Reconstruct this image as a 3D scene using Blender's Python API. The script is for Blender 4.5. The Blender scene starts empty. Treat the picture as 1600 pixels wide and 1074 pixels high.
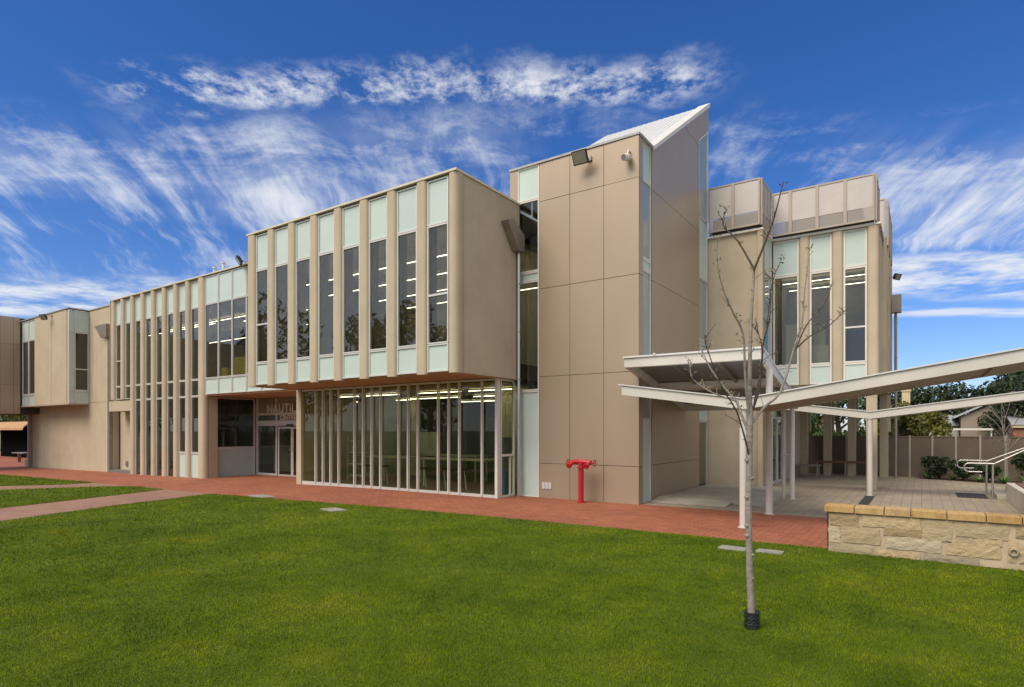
import bpy, bmesh, math, random
import numpy as np
from mathutils import Vector, Matrix

# ------------------------------------------------------------------ camera, sky, sun
SC = bpy.context.scene
COL = SC.collection
TH = math.atan2(640, 936)                       # facade runs along X, the camera is turned left of +Y
cam_d = bpy.data.cameras.new('camera'); cam = bpy.data.objects.new('camera', cam_d); COL.objects.link(cam)
cam.location = (0, 0, 1.8); cam.rotation_euler = (math.pi/2, 0, TH)
cam_d.sensor_width = 36; cam_d.lens = 936/1600*36; cam_d.shift_y = (673-537)/1600
cam_d.clip_start = .05; cam_d.clip_end = 4000
SC.camera = cam
SC.view_settings.view_transform = 'Standard'; SC.view_settings.look = 'None'
SC.view_settings.exposure = 0.52; SC.view_settings.gamma = 1

SUN_DIR = Vector((-.22, -.86, 1.05)).normalized()     # towards the sun
sl = bpy.data.lights.new('sun', 'SUN'); sun = bpy.data.objects.new('sun', sl); COL.objects.link(sun)
sl.energy = 2.6; sl.angle = math.radians(40); sl.color = (1, .90, .76)
sun.rotation_euler = SUN_DIR.to_track_quat('Z', 'Y').to_euler()

W = bpy.data.worlds.new('World'); SC.world = W; W.use_nodes = True
def build_world():
    nt = W.node_tree; N = nt.nodes; N.clear(); L = nt.links.new
    def val(x):
        return x
    def setin(sock, x):
        if isinstance(x, (int, float)): sock.default_value = x
        elif isinstance(x, (tuple, list)): sock.default_value = x
        else: L(x, sock)
    def m(op, a, b=0, c=None, clamp=False):
        n = N.new('ShaderNodeMath'); n.operation = op; n.use_clamp = clamp
        setin(n.inputs[0], a); setin(n.inputs[1], b)
        if c is not None: setin(n.inputs[2], c)
        return n.outputs[0]
    def ss(x, a, b):
        n = N.new('ShaderNodeMapRange'); n.interpolation_type = 'SMOOTHSTEP'
        setin(n.inputs[0], x); n.inputs[1].default_value = a; n.inputs[2].default_value = b
        n.inputs[3].default_value = 0; n.inputs[4].default_value = 1
        return n.outputs[0]
    def comb(x, y, z=0):
        n = N.new('ShaderNodeCombineXYZ'); setin(n.inputs[0], x); setin(n.inputs[1], y); setin(n.inputs[2], z); return n.outputs[0]
    def noise(v, sc, det=6, rough=.55, dist=0, lac=2):
        n = N.new('ShaderNodeTexNoise'); L(v, n.inputs['Vector']); n.inputs['Scale'].default_value = sc
        n.inputs['Detail'].default_value = det; n.inputs['Roughness'].default_value = rough; n.inputs['Distortion'].default_value = dist
        n.inputs['Lacunarity'].default_value = lac
        return n.outputs[0]
    sky = N.new('ShaderNodeTexSky'); sky.sky_type = 'NISHITA'; sky.sun_disc = False
    sky.sun_elevation = math.asin(SUN_DIR.z); sky.sun_rotation = math.atan2(SUN_DIR.x, SUN_DIR.y)
    sky.air_density = 1.0; sky.dust_density = .25; sky.ozone_density = 2.2
    hs = N.new('ShaderNodeHueSaturation'); hs.inputs['Saturation'].default_value = 1.2; hs.inputs['Value'].default_value = 1.0
    L(sky.outputs[0], hs.inputs['Color'])
    tc = N.new('ShaderNodeTexCoord')
    rot = N.new('ShaderNodeVectorRotate'); rot.rotation_type = 'Z_AXIS'; rot.inputs['Angle'].default_value = -TH   # wind bearing
    L(tc.outputs['Generated'], rot.inputs['Vector'])
    sep = N.new('ShaderNodeSeparateXYZ'); L(rot.outputs[0], sep.inputs[0])
    z = m('MAXIMUM', sep.outputs[2], .04)
    u = m('DIVIDE', sep.outputs[0], z); v = m('DIVIDE', sep.outputs[1], z)     # position on a flat cloud deck
    P = comb(u, v)
    up = ss(sep.outputs[2], .03, .10)
    # warp
    w1 = m('SUBTRACT', noise(P, .9, 3), .5); w2 = m('SUBTRACT', noise(comb(u, v, 7.3), .9, 3), .5)
    # A : granular band of altocumulus
    f1 = m('SUBTRACT', noise(P, 6, 6, .6), .5)
    ctr = m('ADD', m('MULTIPLY_ADD', u, -.035, 1.735), m('MULTIPLY', w1, .12))
    dv = m('ABSOLUTE', m('ADD', m('SUBTRACT', v, ctr), m('MULTIPLY', f1, .26)))
    band = m('SUBTRACT', 1, ss(dv, .0, .17))
    ends = m('MULTIPLY', ss(u, -1.30, -.98), m('SUBTRACT', 1, ss(u, .42, .68)))
    gran = noise(comb(m('MULTIPLY', u, 1.0), m('MULTIPLY', v, .8), 2.1), 15, 7, .66)
    clump = noise(comb(u, v, 4.4), 3.0, 2)
    A = m('MULTIPLY', m('MULTIPLY', band, ends), ss(m('ADD', gran, m('MULTIPLY', m('SUBTRACT', clump, .5), .8)), .40, .74))
    A = m('MULTIPLY', A, .97)
    # B : cirrus, filaments run with the wind and fan out overhead
    us = m('ADD', m('MULTIPLY', m('ADD', u, .12), m('MAXIMUM', m('MULTIPLY_ADD', v, -.17, 1.45), .2)), m('MULTIPLY', w1, .26))
    vs = m('ADD', v, m('MULTIPLY', w2, .25))
    fil = noise(comb(m('MULTIPLY', us, 3.6), m('MULTIPLY', vs, .50), 1.0), 1.0, 9, .64, .35)
    fil2 = noise(comb(m('MULTIPLY', us, 13), m('MULTIPLY', vs, 1.3), 5.0), 1.0, 6, .62, .3)
    fluff = noise(comb(m('MULTIPLY', us, 3.2), m('MULTIPLY', vs, 3.6), 21), 1.0, 9, .66, .3)
    body = noise(comb(m('MULTIPLY', u, .75), m('MULTIPLY', v, 1.0), 11.0), 1.0, 4, .5)
    env = m('MULTIPLY', ss(m('ADD', v, m('MULTIPLY', w1, .5)), 1.74, 2.15), m('SUBTRACT', 1, ss(v, 3.0, 4.8)))
    low = ss(v, 2.05, 2.75)                                     # fleecy heads above, trailing filaments below
    tex = m('ADD', m('MULTIPLY', m('ADD', m('MULTIPLY', fil, .70), m('MULTIPLY', fil2, .30)), m('MULTIPLY_ADD', low, .6, .4)), m('MULTIPLY', fluff, m('MULTIPLY_ADD', low, -.6, .6)))
    dens = m('ADD', m('MULTIPLY', tex, 1.25), m('MULTIPLY', body, .62))
    B = m('MULTIPLY', m('POWER', env, .6), m('MULTIPLY', ss(m('ADD', dens, m('MULTIPLY', env, .05)), .885, 1.25), .95))
    veil = m('MULTIPLY', m('MULTIPLY', env, .30), ss(m('ADD', body, m('MULTIPLY', fil, .5)), .66, .95))
    # C : low bank
    cv = m('ADD', m('MULTIPLY_ADD', u, -.10, 4.25), m('MULTIPLY', w1, .9))
    dC = m('ABSOLUTE', m('SUBTRACT', v, cv))
    C = m('MULTIPLY', m('MULTIPLY', m('SUBTRACT', 1, ss(dC, .35, .75)), ss(m('ABSOLUTE', u), .9, 1.6)), ss(noise(comb(m('MULTIPLY', u, .8), m('MULTIPLY', v, .9), 31), 2.0, 9, .64), .36, .62))
    C2 = m('MULTIPLY', m('MULTIPLY', m('SUBTRACT', 1, ss(m('ABSOLUTE', m('SUBTRACT', v, 5.05)), .05, .32)), ss(u, 1.2, 2.2)), ss(noise(comb(u, m('MULTIPLY', v, 2.5), 41), 1.3, 6), .34, .58))
    cl = m('MAXIMUM', m('MAXIMUM', A, B), m('MAXIMUM', m('MAXIMUM', veil, C), m('MULTIPLY', C2, .8)))
    cl = m('MULTIPLY', m('MULTIPLY', cl, up), .93, clamp=True)
    # D : unseen broken overcast added overhead and behind the viewer for soft facade light
    back = m('SUBTRACT', 1, ss(m('SUBTRACT', sep.outputs[1], m('MULTIPLY', sep.outputs[2], .55)), -.02, .32))
    D = m('MULTIPLY', back, m('MULTIPLY_ADD', ss(noise(tc.outputs['Generated'], 3.0, 6, .6), .3, .7), .25, .72))
    cl = m('MAXIMUM', cl, m('MULTIPLY', D, .93))
    grade = N.new('ShaderNodeMix'); grade.data_type = 'RGBA'; grade.blend_type = 'MULTIPLY'; grade.inputs[0].default_value = 1
    gr = N.new('ShaderNodeValToRGB'); e = gr.color_ramp.elements
    e[0].position = 0; e[0].color = (.74, .80, 1.12, 1); e[1].position = .42; e[1].color = (.46, .69, 1.04, 1)
    L(sep.outputs[2], gr.inputs[0])
    L(hs.outputs[0], grade.inputs[6]); g2 = N.new('ShaderNodeVectorMath'); g2.operation = 'SCALE'; g2.inputs['Scale'].default_value = 1.25
    L(gr.outputs[0], g2.inputs[0]); L(g2.outputs[0], grade.inputs[7])
    mix = N.new('ShaderNodeMix'); mix.data_type = 'RGBA'
    L(cl, mix.inputs[0]); L(grade.outputs[2], mix.inputs[6]); mix.inputs[7].default_value = (8.6, 8.8, 9.2, 1)
    bg = N.new('ShaderNodeBackground'); bg.inputs['Strength'].default_value = .07
    L(mix.outputs[2], bg.inputs['Color'])
    out = N.new('ShaderNodeOutputWorld'); L(bg.outputs[0], out.inputs['Surface'])
build_world()

# ------------------------------------------------------------------ materials
MATS = {}
def nmat(name):
    m = bpy.data.materials.new(name); m.use_nodes = True
    nt = m.node_tree; b = nt.nodes['Principled BSDF']
    MATS[name] = m
    return m, nt, b
def mapped(nt, scale=(1, 1, 1)):
    g = nt.nodes.new('ShaderNodeNewGeometry'); mp = nt.nodes.new('ShaderNodeMapping'); mp.inputs['Scale'].default_value = scale
    nt.links.new(g.outputs['Position'], mp.inputs['Vector']); return mp.outputs[0]
def tnoise(nt, vec, scale, det=5, rough=.55, dist=0):
    n = nt.nodes.new('ShaderNodeTexNoise'); n.inputs['Scale'].default_value = scale; n.inputs['Detail'].default_value = det
    n.inputs['Roughness'].default_value = rough; n.inputs['Distortion'].default_value = dist
    nt.links.new(vec, n.inputs['Vector']); return n.outputs[0]
def ramp(nt, fac, stops):
    r = nt.nodes.new('ShaderNodeValToRGB'); e = r.color_ramp.elements
    while len(e) < len(stops): e.new(.5)
    for i, (p, c) in enumerate(stops): e[i].position = p; e[i].color = (*c, 1)
    nt.links.new(fac, r.inputs[0]); return r.outputs[0]
def mixc(nt, fac, a, b, mode='MIX'):
    n = nt.nodes.new('ShaderNodeMix'); n.data_type = 'RGBA'; n.blend_type = mode
    for s, x in ((n.inputs[0], fac), (n.inputs[6], a), (n.inputs[7], b)):
        if isinstance(x, (int, float)): s.default_value = x
        elif isinstance(x, tuple): s.default_value = (*x, 1)
        else: nt.links.new(x, s)
    return n.outputs[2]
def bump(nt, b, h, strength=.3, dist=.01):
    n = nt.nodes.new('ShaderNodeBump'); n.inputs['Strength'].default_value = strength; n.inputs['Distance'].default_value = dist
    nt.links.new(h, n.inputs['Height']); nt.links.new(n.outputs[0], b.inputs['Normal'])
def sc3(c, k): return tuple(min(1, x*k) for x in c)
def plain(name, col, rough=.5, metal=0, var=.12, scale=3, bmp=0, bscale=60, spec=.5):
    m, nt, b = nmat(name)
    n = tnoise(nt, mapped(nt), scale)
    c = ramp(nt, n, [(.3, sc3(col, 1-var)), (.7, sc3(col, 1+var))])
    nt.links.new(c, b.inputs['Base Color'])
    b.inputs['Roughness'].default_value = rough; b.inputs['Metallic'].default_value = metal
    b.inputs['Specular IOR Level'].default_value = spec
    if bmp: bump(nt, b, tnoise(nt, mapped(nt), bscale, 4), bmp, .004)
    return m
def concrete(name, col, streak=.05):
    m, nt, b = nmat(name)
    p = mapped(nt)
    big = tnoise(nt, p, .9, 6, .6)
    st = tnoise(nt, mapped(nt, (2.2, 2.2, .10)), 1.6, 5, .6)
    fine = tnoise(nt, p, 45, 3)
    c1 = ramp(nt, big, [(.3, sc3(col, .90)), (.7, sc3(col, 1.08))])
    c2 = ramp(nt, st, [(.3, (1-streak*1.6,)*3), (.62, (1.0, 1.0, 1.0))])
    c = mixc(nt, .85, c1, c2, 'MULTIPLY')
    c3 = ramp(nt, fine, [(.25, (.87, .87, .87)), (.7, (1, 1, 1))])
    c = mixc(nt, .7, c, c3, 'MULTIPLY')
    nt.links.new(c, b.inputs['Base Color']); b.inputs['Roughness'].default_value = .88
    b.inputs['Specular IOR Level'].default_value = .25
    bump(nt, b, fine, .35, .004)
    return m
CONC = concrete('precast_concrete', (.50, .415, .298))
CONC2 = concrete('smooth_concrete', (.40, .345, .27), .06)
SOFF = plain('brick_lit_soffit', (.44, .275, .145), .7, var=.08)  # colour includes the orange light thrown up by the brick paving
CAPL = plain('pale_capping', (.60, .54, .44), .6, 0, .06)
SOFFG = plain('undercroft_soffit', (.15, .125, .10), .8)  # colour darkened to deepen the undercroft shade
def cladding():
    m, nt, b = nmat('bronze_composite')
    n = tnoise(nt, mapped(nt, (.6, .6, .25)), 1.4, 4)
    g = nt.nodes.new('ShaderNodeNewGeometry')
    c = ramp(nt, n, [(.3, (.355, .275, .195)), (.7, (.39, .30, .215))])
    r = ramp(nt, g.outputs['Random Per Island'], [(0, (.96, .96, .96)), (1, (1.03, 1.03, 1.03))])
    nt.links.new(mixc(nt, 1.0, c, r, 'MULTIPLY'), b.inputs['Base Color'])
    b.inputs['Roughness'].default_value = .40; b.inputs['Metallic'].default_value = .32
    b.inputs['Specular IOR Level'].default_value = .5
    bump(nt, b, tnoise(nt, mapped(nt), 1.1, 2), .05, .02)
    return m
CLAD = cladding()
DARK = plain('dark_joint', (.035, .03, .027), .8)
ALU = plain('aluminium', (.62, .61, .58), .42, .25, .05)
WHITE = plain('white_paint', (.66, .63, .57), .4, 0, .05, 1.5)
ROOFW = plain('white_roof_sheet', (.62, .62, .61), .45, .1, .04)
CAPG = plain('grey_capping', (.33, .32, .31), .5, .2)
STEEL = plain('stainless', (.55, .53, .50), .28, .9, .06)
ZINC = plain('weathered_zinc', (.30, .26, .22), .45, .6, .12)
BLACK = plain('black_plastic', (.02, .02, .02), .5)
LENS = plain('lamp_glass', (.22, .21, .17), .15, 0)
RED = plain('red_enamel', (.40, .010, .016), .38, 0, .08)
def frosted():
    m, nt, b = nmat('frosted_glass')
    n = tnoise(nt, mapped(nt), .7, 3)
    nt.links.new(ramp(nt, n, [(.3, (.47, .56, .51)), (.7, (.52, .61, .56))]), b.inputs['Base Color'])
    b.inputs['Roughness'].default_value = .22; b.inputs['Specular IOR Level'].default_value = .5
    return m
FROST = frosted()
def glass(name, tint, ior=1.5, extra=0.0):
    m = bpy.data.materials.new(name); m.use_nodes = True; nt = m.node_tree; nt.nodes.clear()
    t = nt.nodes.new('ShaderNodeBsdfTransparent'); t.inputs[0].default_value = (*tint, 1)
    g = nt.nodes.new('ShaderNodeBsdfGlossy'); g.inputs['Roughness'].default_value = .01; g.inputs['Color'].default_value = (.95, 1, .97, 1)
    wob = tnoise(nt, mapped(nt), .8, 1)
    bp = nt.nodes.new('ShaderNodeBump'); bp.inputs['Strength'].default_value = .04; bp.inputs['Distance'].default_value = .03
    nt.links.new(wob, bp.inputs['Height']); nt.links.new(bp.outputs[0], g.inputs['Normal'])
    f = nt.nodes.new('ShaderNodeFresnel'); f.inputs['IOR'].default_value = ior
    a = nt.nodes.new('ShaderNodeMath'); a.operation = 'MULTIPLY_ADD'; a.use_clamp = True
    nt.links.new(f.outputs[0], a.inputs[0]); a.inputs[1].default_value = 1.5; a.inputs[2].default_value = extra
    mx = nt.nodes.new('ShaderNodeMixShader'); ge = nt.nodes.new('ShaderNodeNewGeometry'); sb = nt.nodes.new('ShaderNodeMath'); sb.operation = 'SUBTRACT'; sb.inputs[0].default_value = 1
    nt.links.new(ge.outputs['Backfacing'], sb.inputs[1]); ml = nt.nodes.new('ShaderNodeMath'); ml.operation = 'MULTIPLY'     # the inner face of a pane adds no second mirror
    nt.links.new(a.outputs[0], ml.inputs[0]); nt.links.new(sb.outputs[0], ml.inputs[1]); nt.links.new(ml.outputs[0], mx.inputs[0])
    nt.links.new(t.outputs[0], mx.inputs[1]); nt.links.new(g.outputs[0], mx.inputs[2])
    o = nt.nodes.new('ShaderNodeOutputMaterial'); nt.links.new(mx.outputs[0], o.inputs[0])
    MATS[name] = m; return m
SKYG = plain('sky_painted_glass', (.30, .335, .325), .12, 0, .05, .6)  # flat pale colour stands in for cloudy sky mirrored in these panes
GLASS = glass('tinted_glass', (.66, .67, .60), 1.45, .035)
GCLEAR = glass('clear_glass', (.80, .83, .70), 1.40)
INW = plain('interior_wall', (.50, .47, .40), .8)
DKW = plain('dark_partition', (.07, .065, .055), .7)
INC = plain('interior_cream', (.62, .57, .40), .8)
INF = plain('interior_floor', (.16, .15, .14), .6)
INCL = plain('interior_ceiling', (.52, .44, .30), .8)
TABLE = plain('laminate', (.50, .50, .42), .35)
YEL = plain('yellow_vinyl', (.50, .44, .03), .6)
BLUE = plain('blue_plastic', (.03, .10, .32), .5)
def emis(name, col, s):
    m, nt, b = nmat(name); b.inputs['Base Color'].default_value = (*col, 1)
    b.inputs['Emission Color'].default_value = (*col, 1); b.inputs['Emission Strength'].default_value = s; return m
TUBE = emis('lamp_tube', (1, .92, .74), 7.0)
def bricks(name, bw, bh, cols, mortar, msize=.006, rot=0, bs=.25, rough=.85, var=.5):
    m, nt, b = nmat(name)
    g = nt.nodes.new('ShaderNodeNewGeometry'); mp = nt.nodes.new('ShaderNodeMapping'); mp.inputs['Rotation'].default_value = (0, 0, rot)
    nt.links.new(g.outputs['Position'], mp.inputs['Vector'])
    t = nt.nodes.new('ShaderNodeTexBrick'); nt.links.new(mp.outputs[0], t.inputs['Vector'])
    t.inputs['Scale'].default_value = 1; t.inputs['Brick Width'].default_value = bw; t.inputs['Row Height'].default_value = bh
    t.inputs['Mortar Size'].default_value = msize; t.inputs['Mortar Smooth'].default_value = .3; t.inputs['Bias'].default_value = 0
    t.inputs['Color1'].default_value = (*cols[0], 1); t.inputs['Color2'].default_value = (*cols[1], 1); t.inputs['Mortar'].default_value = (*mortar, 1)
    p = mapped(nt)
    big = ramp(nt, tnoise(nt, p, .55, 6, .65), [(.3, (.74, .74, .76)), (.7, (1.10, 1.08, 1.05))])
    fine = ramp(nt, tnoise(nt, p, 28, 4), [(.3, (.84, .84, .84)), (.7, (1.08, 1.08, 1.08))])
    c = mixc(nt, 1.0, mixc(nt, .9, t.outputs['Color'], big, 'MULTIPLY'), fine, 'MULTIPLY')
    nt.links.new(c, b.inputs['Base Color']); b.inputs['Roughness'].default_value = rough; b.inputs['Specular IOR Level'].default_value = .3
    inv = nt.nodes.new('ShaderNodeMath'); inv.operation = 'SUBTRACT'; inv.inputs[0].default_value = 1; nt.links.new(t.outputs['Fac'], inv.inputs[1])
    bump(nt, b, inv.outputs[0], .5, bs*.02)
    return m
BRICK = bricks('brick_paving', .24, .12, ((.40, .140, .072), (.30, .100, .056)), (.17, .072, .045), .009)
TERR = bricks('terrace_paving', .42, .21, ((.36, .30, .22), (.32, .265, .195)), (.21, .17, .13), .007, math.pi/2)
PATH = bricks('path_paving', .24, .12, ((.33, .19, .135), (.28, .155, .11)), (.16, .10, .07), .005, math.pi/2)
CONCG = plain('ground_concrete', (.36, .325, .26), .9, 0, .2, 2.2, .3)
SOIL = plain('soil', (.06, .042, .025), .95, 0, .35, 6, .5)
def lawnbase():
    m, nt, b = nmat('lawn_thatch')
    p = mapped(nt)
    a = ramp(nt, tnoise(nt, p, 1.1, 8, .65), [(.3, (.045, .085, .004)), (.55, (.08, .12, .006)), (.75, (.13, .15, .012))])
    f = ramp(nt, tnoise(nt, p, 70, 4, .7), [(.3, (.55, .55, .5)), (.7, (1.25, 1.25, 1.1))])
    nt.links.new(mixc(nt, 1, a, f, 'MULTIPLY'), b.inputs['Base Color']); b.inputs['Roughness'].default_value = .9
    b.inputs['Specular IOR Level'].default_value = .2
    bump(nt, b, tnoise(nt, p, 60, 4), .8, .02)
    return m
LAWN = lawnbase()
def blademat():
    m, nt, b = nmat('grass_blade')
    g = nt.nodes.new('ShaderNodeNewGeometry')
    p = mapped(nt)
    big = ramp(nt, tnoise(nt, p, .85, 7, .70), [(.30, (.046, .084, .004)), (.44, (.105, .162, .004)), (.56, (.180, .226, .006)), (.74, (.30, .27, .020))])
    low = ramp(nt, tnoise(nt, p, .22, 3, .6), [(.30, (.62, .74, .7)), (.68, (1.2, 1.12, 1.0))])
    big = mixc(nt, 1, big, low, 'MULTIPLY')
    mid = ramp(nt, tnoise(nt, p, 3.6, 6, .7), [(.32, (.55, .62, .6)), (.52, (1, 1, 1)), (.72, (1.25, 1.16, 1.05))])
    big = mixc(nt, .85, big, mid, 'MULTIPLY')
    r = ramp(nt, g.outputs['Random Per Island'], [(0, (.74, .78, .7)), (.55, (1, 1, 1)), (.95, (1.18, 1.10, 1.05)), (1, (1.9, 1.45, 1.8))])
    nt.links.new(mixc(nt, 1, big, r, 'MULTIPLY'), b.inputs['Base Color']); b.inputs['Roughness'].default_value = .8
    b.inputs['Specular IOR Level'].default_value = .06
    return m
BLADE = blademat()
def leafmat(name, c0, c1, rough=.6):
    m, nt, b = nmat(name)
    g = nt.nodes.new('ShaderNodeNewGeometry')
    c = ramp(nt, g.outputs['Random Per Island'], [(0, c0), (1, c1)])
    k = ramp(nt, tnoise(nt, mapped(nt), .5, 3), [(.3, (.7, .7, .7)), (.7, (1.2, 1.2, 1.2))])
    nt.links.new(mixc(nt, 1, c, k, 'MULTIPLY'), b.inputs['Base Color']); b.inputs['Roughness'].default_value = rough
    b.inputs['Specular IOR Level'].default_value = .3
    return m
LF_DARK = leafmat('leaf_dark', (.014, .026, .010), (.040, .060, .022))
LF_OLIVE = leafmat('leaf_olive', (.07, .075, .012), (.17, .16, .025))
LF_MID = leafmat('leaf_mid', (.03, .06, .012), (.07, .12, .025))
LF_BUD = leafmat('leaf_bud', (.16, .12, .05), (.25, .20, .10))
LF_FERN = leafmat('leaf_fern', (.04, .09, .02), (.10, .18, .04))
def barkmat(name, c0, c1, sc=(9, 9, 30)):
    m, nt, b = nmat(name)
    n = tnoise(nt, mapped(nt, sc), 1.0, 6, .65, .6)
    nt.links.new(ramp(nt, n, [(.3, c0), (.7, c1)]), b.inputs['Base Color']); b.inputs['Roughness'].default_value = .85
    bump(nt, b, n, .5, .01); return m
BARKP = barkmat('pale_bark', (.17, .14, .12), (.33, .29, .26))
BARKD = barkmat('dark_bark', (.045, .032, .025), (.10, .075, .06))
def stonemat():
    m, nt, b = nmat('sandstone_block')
    g = nt.nodes.new('ShaderNodeNewGeometry'); p = mapped(nt)
    isl = ramp(nt, g.outputs['Random Per Island'], [(0, (.30, .215, .11)), (.3, (.44, .35, .215)), (.5, (.32, .275, .19)), (.75, (.50, .385, .215)), (1, (.45, .42, .345))])
    band = ramp(nt, tnoise(nt, mapped(nt, (2, 2, 9)), 1.6, 6, .65, 2.0), [(.3, (.72, .66, .55)), (.5, (1, 1, 1)), (.75, (1.1, 1.02, .9))])
    nt.links.new(mixc(nt, .9, isl, band, 'MULTIPLY'), b.inputs['Base Color']); b.inputs['Roughness'].default_value = .92
    bump(nt, b, tnoise(nt, p, 14, 8, .7), .9, .03)
    return m
STONE = stonemat()
MORT = plain('lime_mortar', (.46, .36, .24), .95, 0, .15, 5, .4)
def copemat():
    m, nt, b = nmat('sandstone_coping')
    g = nt.nodes.new('ShaderNodeNewGeometry')
    isl = ramp(nt, g.outputs['Random Per Island'], [(0, (.38, .23, .085)), (.5, (.47, .30, .12)), (1, (.44, .31, .16))])
    band = ramp(nt, tnoise(nt, mapped(nt, (11, 3, 3)), 1.2, 5, .6, 1.2), [(.3, (.72, .62, .5)), (.55, (1, 1, 1)), (.75, (1.12, 1.1, 1.0))])
    nt.links.new(mixc(nt, .95, isl, band, 'MULTIPLY'), b.inputs['Base Color']); b.inputs['Roughness'].default_value = .8
    bump(nt, b, tnoise(nt, mapped(nt), 30, 5), .3, .006)
    return m
COPE = copemat()
FENCE = plain('fence_sheet', (.135, .10, .072), .7, 0, .12, 1.5)  # colour darkened for the tree shade over this corner
FPOST = plain('fence_post', (.34, .30, .25), .6)
SCR = plain('screen_panel', (.47, .425, .40), .55, .15, .04)
SCRF = plain('screen_frame', (.37, .31, .255), .55, .2, .06)
def perfmat():
    m = bpy.data.materials.new('perforated_mesh'); m.use_nodes = True; nt = m.node_tree; b = nt.nodes['Principled BSDF']
    b.inputs['Base Color'].default_value = (.34, .30, .27, 1); b.inputs['Roughness'].default_value = .6
    t = nt.nodes.new('ShaderNodeBsdfTransparent'); mx = nt.nodes.new('ShaderNodeMixShader')
    vo = nt.nodes.new('ShaderNodeTexVoronoi'); vo.inputs['Scale'].default_value = 22; vo.inputs['Randomness'].default_value = 0
    nt.links.new(mapped(nt), vo.inputs['Vector'])
    c = nt.nodes.new('ShaderNodeMath'); c.operation = 'LESS_THAN'; c.inputs[1].default_value = .27
    nt.links.new(vo.outputs['Distance'], c.inputs[0]); nt.links.new(c.outputs[0], mx.inputs[0])
    nt.links.new(b.outputs[0], mx.inputs[1]); nt.links.new(t.outputs[0], mx.inputs[2])
    nt.links.new(mx.outputs[0], nt.nodes['Material Output'].inputs[0]); return m
PERF = perfmat()
CREAM = plain('cream_render', (.55, .46, .28), .85)
RBRICK = bricks('house_brick', .24, .09, ((.36, .17, .12), (.30, .13, .09)), (.3, .25, .2))
CORR = plain('corrugated_iron', (.46, .46, .46), .45, .4)
TIMB = plain('stained_timber', (.19, .075, .04), .6, 0, .25, 8)
AWN = plain('awning_canvas', (.42, .24, .11), .8)

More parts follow.
